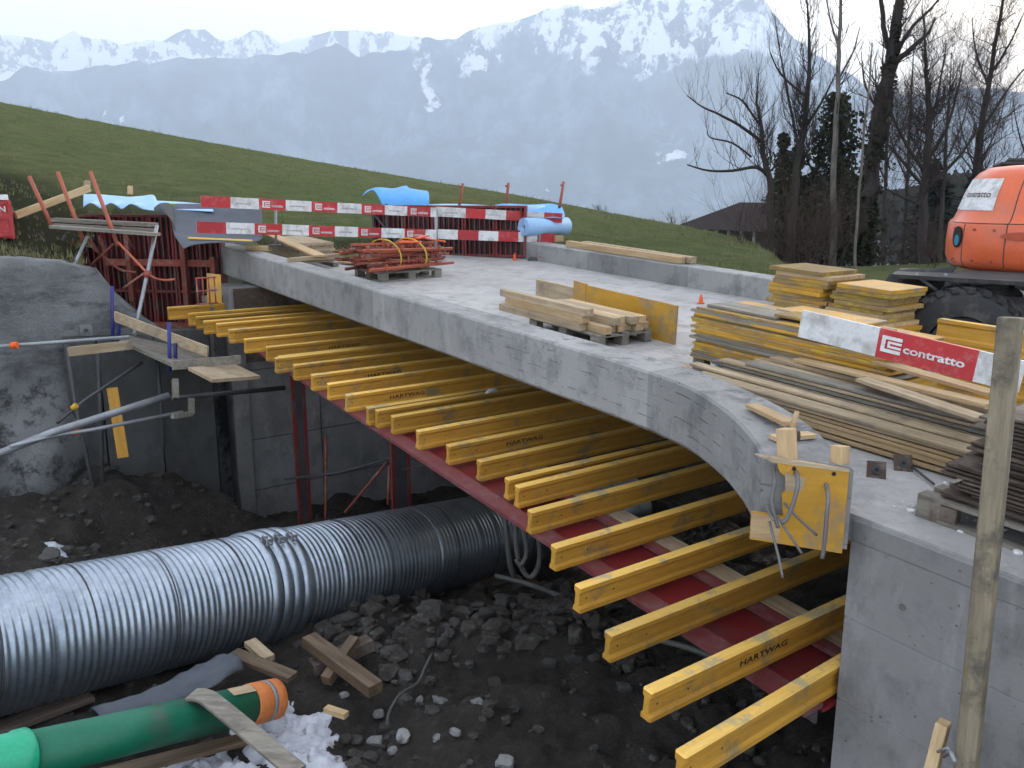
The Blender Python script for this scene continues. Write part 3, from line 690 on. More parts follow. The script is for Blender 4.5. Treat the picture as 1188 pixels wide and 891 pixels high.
# ------------------------------------------------------------------ things lying on the pit floor
def pg(px,py,zc,dzz=0): 
    q=P(px,py,zc); return q+Z*dzz
mb=MB(); pts=smooth_poly([P(222,806,6.75),P(238,808,6.7),P(262,826,6.55),P(300,858,6.3),P(345,895,6.05)],5)
rings=[]
for i,p in enumerate(pts):
    t=(pts[min(i+1,len(pts)-1)]-pts[max(0,i-1)]).normalized(); s_=t.cross(Z).normalized(); n_=s_.cross(t)
    rings.append([p+s_*.075+n_*.012,p-s_*.075+n_*.012,p-s_*.075-n_*.012,p+s_*.075-n_*.012])
mb.sweep(rings); tag(obj('board',mb,M['grey_wood']),'weathered grey board leaning across the green pipe towards the viewer','board')
piece('timber',P(358,742,8.3),P(436,800,7.6),.15,.11,'wet_wood','square brown timber lying askew on rubble beside the big steel pipe','timber','timber offcuts in the pit')
piece('timber',P(270,758,8.0),P(340,786,7.7),.14,.05,'wet_wood','brown plank jutting out from under the steel pipe above the orange sleeve','timber','timber offcuts in the pit')
piece('timber',P(290,745,8.3),P(312,765,8.05),.12,.06,'pale_wood','short pale board end beneath the steel pipe behind the brown plank','timber','timber offcuts in the pit')
piece('timber',P(412,742,8.35),P(378,790,7.9),.10,.10,'wet_wood','stubby timber crossing beneath the square brown timber in the rubble','timber','timber offcuts in the pit')
piece('timber',P(362,775,8.15),P(430,745,8.45),.16,.12,'dark_wood','dark soaked timber half buried behind the crossed timbers','timber','timber offcuts in the pit')
piece('timber',P(378,822,7.5),P(402,830,7.4),.07,.05,'fresh_wood','small wood chip at the edge of the snow patch','timber','timber offcuts in the pit')
piece('plank',P(-40,860,6.9),P(105,806,7.6),.20,.05,'dark_wood','dark soaked plank lying between the steel pipe and the green pipe','plank','timber offcuts in the pit')
piece('plank',P(95,905,6.3),P(290,856,7.1),.14,.04,'wet_wood','wet board lying in the snow below the green pipe','plank','timber offcuts in the pit')
piece('timber',P(545,682,11.2),P(600,668,11.6),.3,.05,'dark_wood','small dark board on the rubble under the far end of the steel pipe','timber','timber offcuts in the pit')
# crumpled geotextile scrap
mb=MB(); n1,n2=16,8; vs=[]
ctl=[[P(105,826,7.0),P(180,800,7.35),P(235,770,7.7),P(272,758,7.95)],[P(118,838,6.75),P(190,822,7.0),P(245,800,7.35),P(282,775,7.7)]]
for j in range(n2+1):
    a=[ctl[0][k].lerp(ctl[1][k],j/n2) for k in range(4)]
    for i in range(n1+1):
        t=i/n1*3; k=min(2,int(t)); p=a[k].lerp(a[k+1],t-k); vs.append(p+Z*(.05*math.sin(j/n2*3.14)+.05*fbm(i*.4,j*.4,3)))
mb.add(vs,[(j*(n1+1)+i,j*(n1+1)+i+1,(j+1)*(n1+1)+i+1,(j+1)*(n1+1)+i) for j in range(n2) for i in range(n1)],0,True)
o=obj('mat_scrap',mb,M['grey_mat']); tag(o,'crumpled dark grey fabric scrap between the steel pipe and the green pipe','fabric'); sdm=o.modifiers.new('thick','SOLIDIFY'); sdm.thickness=.012
# hoses under the girder and on the ground
mb=MB()
mb.tube(smooth_poly([P(585,590,8.9),P(588,620,8.9),P(592,655,9.0),P(596,668,9.1)]),.03,8); mb.tube(smooth_poly([P(598,600,8.8),P(600,640,8.8),P(608,664,8.9),P(618,668,8.9),P(626,650,8.8),P(624,618,8.7),P(617,600,8.7)]),.028,8)
mb.tube(smooth_poly([P(606,600,8.7),P(611,640,8.8),P(604,655,8.8),P(599,648,8.8)]),.026,8)
tag(obj('hose',mb,M['hose']),'pale hoses hanging in loops beneath the red girder beside the steel pipe','hose')
mb=MB(); mb.tube(smooth_poly([P(575,668,10.2),P(620,680,9.9),P(680,705,9.3),P(740,735,8.7),P(800,752,8.2),P(900,790,7.6)]),.03,8)
tag(obj('conduit',mb,M['hose']),'long grey hose lying across the dark pit floor under the beams','hose')
mb=MB(); mb.tube(smooth_poly([P(515,742,8.7),P(505,752,8.55),P(493,775,8.3),P(485,792,8.1),P(465,805,7.9),P(452,825,7.7),P(449,840,7.5)]),.014,6)
tag(obj('cable',mb,M['hose']),'thin grey cable winding over the rubble','cable')
# rubble: many small stones, and the larger ones as things
def rock(mb,c,s,seed):
    import bmesh
    bm=bmesh.new(); bmesh.ops.create_icosphere(bm,subdivisions=2,radius=1)
    k=Vector((R.uniform(.7,1.3),R.uniform(.6,1.1),R.uniform(.45,.8)))*s
    q=Matrix.Rotation(R.uniform(0,6.28),3,'Z')@Matrix.Rotation(R.uniform(-.4,.4),3,'X'); vs=[]
    for v_ in bm.verts:
        n_=v_.co.copy(); f=1+.35*noise.noise(n_*1.3+Vector((seed,0,0)))+.15*noise.noise(n_*3+Vector((0,seed,0)))
        n_=Vector((max(-.75,min(.75,n_.x)),max(-.8,min(.8,n_.y)),max(-.7,min(.7,n_.z))))
        vs.append(Vector(c)+q@Vector((n_.x*k.x,n_.y*k.y,n_.z*k.z))*f)
    mb.add(vs,[tuple(v_.index for v_ in f.verts) for f in bm.faces]); bm.free()
M['stone']=basic('stone',(.10,.098,.095),(.06,.058,.056),rough=.9,dirt=(.045,.04,.036),dirt_s=7,dirt_lo=.4,dirt_hi=.6,v=.3)
M['clod']=basic('earth_clod',(.05,.044,.038),(.03,.027,.024),rough=.95,dirt=(.085,.08,.07),dirt_s=8,v=0,bmp=.6,fine=30)
M['stone_light']=basic('pale_stone',(.24,.24,.245),(.17,.17,.17),rough=.9,dirt=(.06,.055,.05),dirt_s=9,dirt_lo=.48,dirt_hi=.65,v=.15)
mb=MB()
for i in range(5200):
    px=R.uniform(330,1000) if R.random()<.7 else R.uniform(-30,400); py=R.uniform(690,891); 
    t=R.random(); x=R.uniform(-7,3.2); y=R.uniform(4.5,13) 
    if noise.noise(Vector((x*.7,y*.7,2)))<-.15 and R.random()<.7: continue
    s=.008+.085*R.random()**6; rock(mb,(x,y,G(x,y)+s*.25),s,i*.37)
for i in range(520):
    q=P(R.uniform(370,760),R.uniform(690,800),1); d=q-Vector((0,0,CAMZ)); q=Vector((0,0,CAMZ))+d*(4.75/-d.z); s=.03+.10*R.random()**2.2; rock(mb,(q.x,q.y,G(q.x,q.y)+s*.3),s,i*.7)
for k in range(len(mb.f)):
    if (k//80)%5 in (0,1,3): mb.m[k]=1
tag(obj('rubble',mb,[M['stone'],M['clod']]),kind='stuff')
BIG=[(502,735,8.9,.17,0),(610,660,10.6,.13,0),(452,748,8.7,.13,0),(365,738,8.9,.19,0),(438,812,7.75,.065,1),(468,790,8.0,.09,0),(397,845,7.35,.10,1) if 0 else (510,802,7.9,.085,1),(553,818,7.6,.075,1),(434,835,7.45,.085,1),(468,846,7.3,.075,1),(455,858,7.2,.055,1),(487,803,7.95,.05,1),(430,690,9.8,.16,0),(566,815,7.6,.05,0),(586,880,6.95,.09,1),(508,850,7.25,.05,1),(528,852,7.25,.055,1),(668,690,9.6,.12,0),(470,770,8.3,.12,0),(399,795,7.7,.06,1),(60,655,9.6,.12,0)]
for i,(px,py,zc,s,li) in enumerate(BIG):
    q=P(px,py,zc); q.z=G(q.x,q.y)+s*.3; d=q-Vector((0,0,CAMZ)); 
    mb=MB(); rock(mb,(0,0,0),s,i*3.1)
    tag(obj('stone',mb,M['stone_light' if li else 'stone'],None,Matrix.Translation(q)),'%s %s stone lying on the dark pit floor'%('large' if s>.11 else 'small' if s<.07 else 'fist-sized','pale' if li else 'grey'),'stone','stones on the pit floor')
# snow patches
M['snow']=basic('old_snow',(.52,.54,.60),(.42,.44,.49),rough=.6,bmp=.5,v=0,dirt=(.16,.15,.14),dirt_s=9,dirt_lo=.57,dirt_hi=.68,fine=25)
def snow(poly,label,seed):
    cx=sum(p[0] for p in poly)/len(poly); cy_=sum(p[1] for p in poly)/len(poly)
    P2=[(lambda q:(q.x,q.y))(P(px,py,(4.35+0*px)/(SP-(445.5-py)/1000*CP))) for px,py in poly]
    def sd(x,y):
        ins=False; dm=1e9
        for (ax_,ay),(bx,by) in zip(P2,P2[1:]+P2[:1]):
            if (ay>y)!=(by>y) and x<(bx-ax_)*(y-ay)/(by-ay)+ax_: ins=not ins
            L2=(bx-ax_)**2+(by-ay)**2; t=max(0,min(1,((x-ax_)*(bx-ax_)+(y-ay)*(by-ay))/L2)); dm=min(dm,math.hypot(x-ax_-t*(bx-ax_),y-ay-t*(by-ay)))
        return dm if ins else -dm
    xs=[p[0] for p in P2]; ys=[p[1] for p in P2]; st=.025; mb=MB(); idx={}; 
    nx_=int((max(xs)-min(xs))/st)+3; ny_=int((max(ys)-min(ys))/st)+3; vs=[];ok=[]
    for j in range(ny_):
        for i in range(nx_):
            x=min(xs)-st+i*st; y=min(ys)-st+j*st; d=sd(x,y)+fbm(x*5,y*5,seed)*.05
            h=.09*(1-math.exp(-max(0,d)*9))+.03*fbm(x*2.5,y*2.5,seed)*min(1,max(0,d)*8); vs.append((x,y,G(x,y)+(h if d>0 else max(-.1,d*3)))); ok.append(d>-.05)
    fs=[]
    for j in range(ny_-1):
        for i in range(nx_-1):
            q=(j*nx_+i,j*nx_+i+1,(j+1)*nx_+i+1,(j+1)*nx_+i)
            if any(ok[k] for k in q): fs.append(q)
    mb.add(vs,fs,0,True); tag(obj('snow_patch',mb,M['snow']),label,'snow',kind='stuff')
snow([(255,800),(300,775),(330,790),(352,800),(385,810),(388,830),(372,850),(385,858),(412,860),(402,885),(380,895),(350,870),(330,878),(290,860),(262,830)],'patch of old snow round the orange pipe end',1)
snow([(100,895),(140,868),(200,858),(260,850),(300,868),(280,900),(240,915),(120,930)],'thin snow below the green pipe',5)
snow([(55,655),(62,648),(78,652),(80,662),(60,665)],'small snow clod behind the steel pipe',9)
# ------------------------------------------------------------------ wall of the excavation on the far side
pw=thing('retaining_wall','rough grey sprayed-concrete wall holding back the bank of the pit','retaining wall',P(60,450,12.5))
path=[(-420,292,10.2),(-200,296,10.9),(0,300,11.9),(60,303,12.4),(108,314,12.9),(130,342,13.1),(165,372,13.4),(205,398,13.8),(240,414,14.3),(275,432,15.0)]
def wz(px,py,zc): return P(px,py,zc)
mb=MB(); rows=[]; K=34
pp=[]
for (a,b) in zip(path,path[1:]):
    n_=max(3,int((b[0]-a[0])/8))
    for i in range(n_): t=i/n_; pp.append(tuple(a[k]+(b[k]-a[k])*t for k in range(3)))
pp.append(path[-1]); vs=[]
for i,(px,py,zc) in enumerate(pp):
    top=P(px,py+ (fbm(px*.08,3)*2.2 if px<115 else 0),zc); nd=Vector((.35,-.94,0))
    for k in range(K+1):
        t=k/K; z=top.z+(-4.4-top.z)*t
        amp=.10 if px<100 else .03
        if t>.36 and px<75: amp=.28*min(1,(75-px)/40)
        q=Vector((top.x,top.y,z)); off=amp*(fbm(top.x*1.1,z*1.3,2,6)+.35)-.25*max(0,t-.35)*(1 if px<90 else .2)*-1
        # lumps of spilled concrete bulge from the lower part
        if px<130:
            off+=.55*math.exp(-((px-45)/38)**2)*max(0,min(1,(t-.36)*7))*(.7+.3*fbm(px*.03,t*4,1))
        vs.append(q+nd*off)
    vs.append(Vector((top.x,top.y,top.z))-nd*.5)
n=K+2; 
order=[]
for i in range(len(pp)): order.append([i*n+K+1]+[i*n+k for k in range(K+1)])
fs=[(order[i][k],order[i+1][k],order[i+1][k+1],order[i][k+1]) for i in range(len(pp)-1) for k in range(K+1)]
fs=[tuple(reversed(f)) for f in fs]
mb.add(vs,fs,0,True)
m,nt,bs=new_mat('sprayed_concrete'); vec=coords(nt,rnd=False)
col=mix(nt,nz(nt,vec,.9,9,.7,.38,.62),(.38,.40,.41),(.20,.21,.215)); col=mix(nt,nz(nt,coords(nt,(1,1,3),rnd=False),1.1,7,.7,.5,.66),col,(.085,.09,.095))
f=nz(nt,vec,22,8,.75,.25,.75); col=mix(nt,mul(nt,f,.35),col,(.07,.07,.075))
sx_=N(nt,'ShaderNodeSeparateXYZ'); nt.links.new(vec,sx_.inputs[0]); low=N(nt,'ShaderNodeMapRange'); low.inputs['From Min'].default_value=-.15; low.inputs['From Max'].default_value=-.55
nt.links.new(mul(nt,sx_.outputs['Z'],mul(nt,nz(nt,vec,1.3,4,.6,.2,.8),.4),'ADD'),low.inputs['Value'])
wet=mix(nt,nz(nt,vec,.55,12,.68,.44,.50),(.04,.042,.042),(.28,.29,.30)); wet=mix(nt,nz(nt,vec,2.5,10,.8,.5,.6),wet,(.07,.07,.07)); col=mix(nt,low.outputs[0],col,wet)  # lower part of the wall darker, with pale patches
nt.links.new(col,bs.inputs['Base Color']); bs.inputs['Roughness'].default_value=.85; bump(nt,bs,f,1,.05)
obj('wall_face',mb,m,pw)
mb=MB(); q=P(100,383,12.75); mb.box((0,0,0),(.17,.03,.17)); obj('anchor_plate',mb,M['shotcrete'],pw,frame(q,Vector((.94,.35,0)))) 
mb=MB(); mb.tube([(0,-.05,0),(0,.02,0)],.03,10); obj('anchor_head',mb,M['dark_steel'],pw,frame(q,Vector((.94,.35,0))))
# the smooth cast panels with tie rods lower down
cw=thing('panel_wall','smooth dark cast concrete wall panels low in the pit behind the props','wall',P(150,470,13))
def pq(px,py,zc): return P(px,py,zc)
mb=MB()
seg=[(72,400,12.55,585),(112,402,12.8,560),(180,412,13.15,535),(245,420,13.7,560)]
for i,(a,b) in enumerate(zip(seg,seg[1:])):
    A0=P(*a[:3]); B0=P(*b[:3]); A0.z=-.05;B0.z=-.1; nn=Vector((.25,-.97,0)); g=.02*(i%2)
    d=(B0-A0).normalized(); A1=A0+d*.012; B1=B0-d*.012
    vs=[Vector((A1.x,A1.y,-4.2))-nn*g,Vector((B1.x,B1.y,-4.2))-nn*g,B1-nn*g,A1-nn*g]; vs+=[v_-nn*.25 for v_ in vs]
    mb=MB(); mb.add(vs,[(0,1,2,3),(5,4,7,6),(4,0,3,7),(1,5,6,2),(3,2,6,7),(4,5,1,0)]); obj('wall_panel',mb,M['concrete_dark'],cw)
for j,(a,b) in enumerate(([(76,398,12.3),(88,470,12.2),(97,500,12.2),(109,566,12.1)],[(112,408,12.5),(117,470,12.4),(119,560,12.2)]) if 0 else ()): pass
for pts in ([(76,398,12.3),(88,470,12.25),(109,568,12.15)],[(113,410,12.55),(117,480,12.45),(119,562,12.3)],[(183,420,12.9),(187,470,12.9),(190,518,12.85)]):
    mb=MB(); mb.tube([P(*p) for p in pts],.03,8); o=obj('vertical_waler',mb,M['dark_steel'],cw)
piece('board',P(130,450,11.9),P(143,531,11.8),.14,.03,'yellow_wood','narrow yellow board standing upright against the dark wall behind the props','board')
piece('plank',P(80,408,11.8),P(152,400,11.9),.10,.12,'pale_wood','short thick plank fixed on the wall face below the long steel tube','plank')
# rubble slope at the foot of the wall is part of the pit ground; tube props
def tube_thing(name,lab,cat,pts,r,mat,group=None,extra=None):
    t=thing(name,lab,cat,P(*pts[0]),group); mb=MB(); mb.tube([P(*p) for p in pts],r,10); obj('tube',mb,M[mat],t)
    if extra: extra(t)
    return t
def coll(pts,r,mat,nm='collar'):
    def f(t):
        for (a,b) in pts:
            mb=MB(); mb.tube([P(*a),P(*b)],r,10); obj(nm,mb,M[mat],t)
    return f
tube_thing('prop','long steel tube prop running level in front of the sprayed concrete wall','prop',[(-30,404,11.2),(150,391,11.9)],.026,'steel','steel props in the pit',coll([((13,400.7,11.3),(20,400.3,11.3))],.045,'orange_vivid'))
tube_thing('prop','thickest steel prop slanting up across the dark wall to the platform bracket','prop',[(-30,538,10.2),(60,502,10.7),(196,459,11.6)],.05,'dark_steel' if 0 else 'steel','steel props in the pit')
tube_thing('prop','thin steel tube continuing from the bracket to the far abutment','prop',[(200,462,11.8),(330,450,13.2)],.035,'dark_steel','steel props in the pit')
tube_thing('prop','steel prop with an orange collar just under the thickest one','prop',[(12,518,10.3),(60,506,10.7),(110,498,11.0),(212,478,11.8)],.026,'steel','steel props in the pit',coll([((84,502.3,10.9),(92,501,10.9))],.04,'orange_vivid'))
tube_thing('prop','dark thin prop rising steeply from the spilled concrete to the wall head','prop',[(66,491,11.2),(100,463,11.5),(165,420,12.2)],.022,'dark_steel','steel props in the pit',coll([((84,474,11.3),(89,470,11.3))],.04,'strap'))
# ------------------------------------------------------------------ work platform with blue posts
wp=thing('work_platform','timber work platform with blue guard posts below the red formwork','platform',P(180,420,12.3))
mb=MB(); a=P(138,394,12.4); b=P(200,422,11.4); c_=P(262,424,13.0); d_=P(176,380,14.2)
def slab4(mb,q,th):
    vs=[x.copy() for x in q]+[x-Z*th for x in q]; mb.add(vs,[(0,1,2,3),(7,6,5,4),(0,4,5,1),(1,5,6,2),(2,6,7,3),(3,7,4,0)])
slab4(mb,[a,b,c_,d_],.05); obj('deck_boards',mb,M['grey_wood'],wp)
mb=MB(); mb.bar(P(133,367,12.6),P(241,408,11.9),.03,.15); obj('toe_board',mb,M['pale_wood'],wp)
for px,t_,b_,zc in ((131,332,396,12.6),(138,362,396,12.8),(197,374,432,11.9),(204,398,422,12.1)):
    mb=MB(); mb.tube([P(px,b_,zc),P(px-1,t_,zc)],.028,8); obj('guard_post',mb,M['blue_steel'],wp)
w2=thing('side_platform','low plank platform with a raised edge board beside the blue post','platform',P(240,430,11.6))
mb=MB(); slab4(mb,[P(218,426,11.4),P(246,440,11.0),P(302,436,11.9),P(272,422,12.4)],.045); obj('deck_boards',mb,M['pale_wood'],w2)
mb=MB(); mb.bar(P(200,424,11.4),P(279,417,12.1),.03,.12); obj('edge_board',mb,M['grey_wood'],w2)
mb=MB(); mb.bar(P(203,440,11.4),P(204,462,11.35),.09,.07,V); mb.bar(P(222,462,11.6),P(222,480,11.6),.07,.07,V); obj('bracket',mb,M['grey_wood'],w2)
mb=MB(); mb.bar(P(222,480,11.6),P(200,483,11.3),.06,.06); obj('foot_beam',mb,M['grey_wood'],w2)
# ------------------------------------------------------------------ red wall formwork
def formwork(name,lab,a,b,z0,z1,nP,ribs,group=None,zt=None,depth=.12,side=-1):
    a=Vector((a.x,a.y,0)); b=Vector((b.x,b.y,0)); t=thing(name,lab,'formwork',(a.x,a.y,z0),group)
    d=(b-a); L=d.length; d.normalize(); F=frame(a,d); Wp=L/nP
    for i in range(nP):
        x0=i*Wp+.008; x1=(i+1)*Wp-.008
        mb=MB(); H=z1-z0
        mb.box(((x0+x1)/2,.02*-side,z0+H/2),(x1-x0,.02,H),mi=1)
        for x in (x0+.02,x1-.02): mb.box((x,side*depth/2,z0+H/2),(.04,depth,H))
        for z in (z0+.02,z0+H*.5,z1-.02): mb.box(((x0+x1)/2,side*depth/2,z),(x1-x0-.002,depth*.96,.045))
        for k in range(1,ribs): 
            x=x0+(x1-x0)*k/ribs; mb.box((x,side*depth*.42,z0+H/2),(.022,depth*.8,H-.01))
        obj('form_panel',mb,[M['red_steel'],M['dark_steel']],t,F)
    return t,F,L
t,F,L=formwork('wall_formwork','red steel wall formwork with ribs standing across the far end of the deck',P(437,297,18.3),P(612,300,17.6),dz(15)+.0,dz(15)+1.02,5,6)
mb=MB(); 
for x in (.03,.33): mb.box((x,-.2,.95+dz(15)-.5),(.05,.05,1.2))
mb.bar((0,-.2,dz(15)+.9),(.6,-.2,dz(15)+.2),.04,.04); obj('frame_post',mb,M['dark_steel'],t,F)
# wing formwork left of the abutment
a=P(100,300,15.8); b=P(262,300,15.4)
t,F,L=formwork('wall_formwork','tall red ribbed steel formwork of the wing wall beside the pit under the blue sheet',a,b,-1.1,1.62,6,4)
mb=MB()
for x,z0_,z1_ in ((1.0,.1,1.5),(2.05,-.6,1.5),(2.6,-1.0,.9)): mb.box((x,-.24,(z0_+z1_)/2),(.09,.1,z1_-z0_))
obj('upright_waler',mb,M['red_rust'],t,F)
mb=MB()
for z in (.78,-.35): mb.box((L/2+.2,-.17,z),(L-.6,.06,.12))
obj('waler',mb,M['red_rust'],t,F)
# pale concrete behind the corner + yellow strip + small cage
mb=MB(); wallbox(mb,P(243,330,14.0)*1.0-Z*P(243,330,14).z,P(268,330,14.4)-Z*P(268,330,14.4).z,-.9,.35,.2); obj('cast_corner',mb,M['concrete'],bridge)
piece('board',P(248,318,13.7),P(249,352,13.6),.22,.03,'yellow_ply','upright yellow board in the corner between the red formwork and the abutment','board',up=U)
mb=MB(); q=P(229,338,13.3)
for k in range(4): mb.tube([q+V*(k*.09)-Z*.2,q+V*(k*.09)+Z*.2],.012,5)
for z in (-.2,0,.2): mb.tube([q-V*.02+Z*z,q+V*.3+Z*z],.014,5)
tag(obj('steel_bracket',mb,M['red_rust']),'small rusty ladder-like bracket under the end of the kerb','bracket')
# rods, struts and planks on the wing formwork
gp_='orange guard posts on the wing formwork'
for k,(a,b) in enumerate((((34,205,14.0),(60,262,13.8)),((67,200,14.0),(97,279,13.7)),((105,200,13.9),(137,285,13.4)))):
    mb=MB(); mb.tube([P(*a),P(*b)],.032,7); tag(obj('guard_post',mb,M['orange_steel']),('outermost slanting orange guard post above the stacked grey planks','middle slanting orange guard post above the stacked grey planks','orange guard post slanting in front of the pale blue sheet')[k],'guard post',gp_)
mb=MB(); mb.tube(smooth_poly([P(137,281,13.3),P(155,300,13.2),P(175,320,13.1),(P(190,325,13.2)),P(203,324,13.3)]),.019,7)
tag(obj('curved_strut',mb,M['orange_steel']),'curved orange strut swinging down across the red formwork','strut')
mb=MB(); mb.tube(smooth_poly([P(102,282,14.3),P(120,298,14.2),P(140,313,14.1),P(158,316,14.1)]),.022,6)
tag(obj('curved_strut',mb,M['red_rust']),'rusty curved strut behind the planks, half hidden by the orange one','strut')
mb=MB(); mb.tube([P(182,262,13.6),P(172,312,13.2),P(156,388,12.5)],.03,8); mb.tube([P(172,314,13.1),P(170,322,13.1)],.05,8,mi=1)
tag(obj('prop',mb,[M['steel'],M['red_rust']]),'grey steel push-pull prop leaning on the red formwork down to the platform','prop')
mb=MB(); mb.tube([P(101,275,13.6),P(86,308,13.0)],.025,8); tag(obj('prop',mb,M['steel']),'short grey prop between the bank and the stacked grey planks','prop')
mb=MB(); mb.tube([P(105,308,13.8),P(132,283,13.8)],.018,6); tag(obj('tie_bar',mb,M['red_rust']),'thin rusty cross tie below the stacked grey planks','tie bar')
mb=MB(); mb.tube([P(142,335,13.4),P(170,315,13.4)],.018,6); tag(obj('tie_bar',mb,M['red_rust']),'thin rusty tie reaching the grey push-pull prop','tie bar')
for k,(a,b,h_) in enumerate((((62,255,13.7),(182,261,13.9),.09),((64,261,13.6),(180,267,13.8),.07),((60,263,13.2),(184,272,13.4),.07))):
    piece('plank',P(*a),P(*b),.22,h_*.7,'grey_wood','%s of the three weathered grey planks laid on the wing formwork brackets'%('topmost','middle','lowest')[k],'plank','grey planks on the wing formwork')
piece('plank',P(18,250,14.2),P(104,218,15.4),.05,.12,'fresh_wood','pale plank rising from the red container to the top of the wing formwork','plank')
piece('timber',P(101,210,16),P(101,222,16),.14,.1,'pale_wood','stub of timber at the top end of the rising pale plank','timber',up=V)
piece('timber',P(151,216,16),P(151,226,16),.1,.08,'fresh_wood','short upright timber stub behind the pale blue sheet','timber',up=V)
# brackets in the tangle below the planks
tb=thing('scaffold_bracket','rusty tangle of formwork brackets under the grey planks','bracket',P(100,290,13.7))
for k in range(9):
    mb=MB(); a=(72+R.uniform(0,75),272+R.uniform(0,8),13.7+R.uniform(0,.5)); b=(a[0]+R.uniform(-14,20),a[1]+R.uniform(14,34),a[2]+R.uniform(0,.2)); mb.tube([P(*a),P(*b)],.02,5); obj('strut',mb,M['red_rust'] if k%3 else M['dark_steel'],tb)
# pale blue sheet over the wing formwork and dark fabric mat
def sheet(name,lab,cat,ctrl,mat,nu=24,nv=10,th=.012,wave=None):
    rows=[]
    for row in ctrl: rows.append(smooth_poly([P(*p) for p in row],6))
    n=len(rows[0]); m_=len(rows); full=[]
    colsm=[smooth_poly([rows[j][i] for j in range(m_)],5) for i in range(n)]
    k=len(colsm[0]); mb=MB(); vs=[]
    for i in range(n):
        for j in range(k):
            p=colsm[i][j]; 
            if wave: p=p+wave(i/(n-1),j/(k-1))
            vs.append(p)
    mb.add(vs,[(i*k+j,(i+1)*k+j,(i+1)*k+j+1,i*k+j+1) for i in range(n-1) for j in range(k-1)],0,True)
    o=obj(name,mb,M[mat]); s=o.modifiers.new('thick','SOLIDIFY'); s.thickness=th; return tag(o,lab,cat)
sheet('foam_sheet','pale blue insulation sheet draped wavy over the wing formwork','foam sheet',
 [[(97,226,16.2),(112,226,16.1),(125,227,16),(138,228,15.9),(150,229,15.8),(165,228,15.7),(178,227,15.6),(181,236,15.5)],
  [(97,231,15.7),(112,231,15.6),(125,232,15.5),(138,233,15.4),(150,234,15.3),(165,235,15.2),(178,237,15.1),(186,240,15.1)],
  [(97,241,15.2),(106,236,15.0),(117,242,15.2),(129,236,14.9),(141,243,15.1),(152,237,14.8),(166,243,14.9),(184,245,14.7)]],'pale_blue')
sheet('foam_sheet','thin strip of pale blue sheet showing along the top of the dark grey mat','foam sheet',
 [[(172,233,15.6),(210,235,15.6),(245,238,15.6)],[(178,243,15.0),(212,244,15.0),(248,246,15.0)]],'pale_blue')
sheet('fabric_mat','dark grey fabric mat hanging over the formwork corner onto the kerb end','mat',
 [[(196,237,15.2),(230,237,15.3),(265,239,15.4),(304,241,15.6)],
  [(199,255,14.6),(230,257,14.7),(265,259,14.9),(304,262,15.2)],
  [(202,272,13.9),(222,274,14.0),(262,276,14.4),(303,278,14.8)],
  [(213,289,13.2),(228,284,13.3),(255,282,13.6),(285,283,14.0)]],'grey_mat')
sheet('fabric_mat','rolled-over black edge of the mat beside the red formwork','mat',
 [[(178,243,14.9),(185,237,15.0),(194,236,15.1),(199,238,15.1)],[(182,246,14.6),(188,243,14.5),(197,246,14.5),(201,252,14.5)],[(188,250,14.4),(194,250,14.3),(199,258,14.2),(203,268,14.0)]],'black')
piece('slat',P(219,276,13.6),P(292,279,14.2),.07,.025,'yellow_top','thin yellowish slat lying on the dark grey mat below the lower barrier board','slat')
# red container at the edge of the bank
rc=thing('container','red steel container with a grey lid at the edge of the bank','container',P(5,278,14))
a=P(18,277,13.6); Fc=frame(a,Vector((-.86,-.52,0))); 
mb=MB(); mb.box((1.2,-.6,.30),(2.4,1.2,.60)); 
obj('body',mb,M['red_paint'],rc,Fc,bev=.02)
mb=MB(); 
for z in (.06,.33,.56): mb.box((1.2,.012,z),(2.4,.03,.04))
for x in (.03,.6): mb.box((x,.014,.3),(.05,.035,.6))
obj('rim',mb,M['red_paint'],rc,Fc)
mb=MB(); mb.prism([(-1.2,.6),(.02,.6),(-.1,.68),(-1.1,.68)],.03,2.4); obj('lid',mb,M['white_paint'],rc,Fc)
lt=text_mesh('EN',.12,.001,.002,1.1); lt.materials.append(M['lettering'])
o=bpy.data.objects.new('lettering',lt); q=Fc@Vector((.25,.034,.42)); link(o,rc,frame(q,Vector((.86,.52,0)))@Matrix.Rotation(math.radians(90),4,'X'))
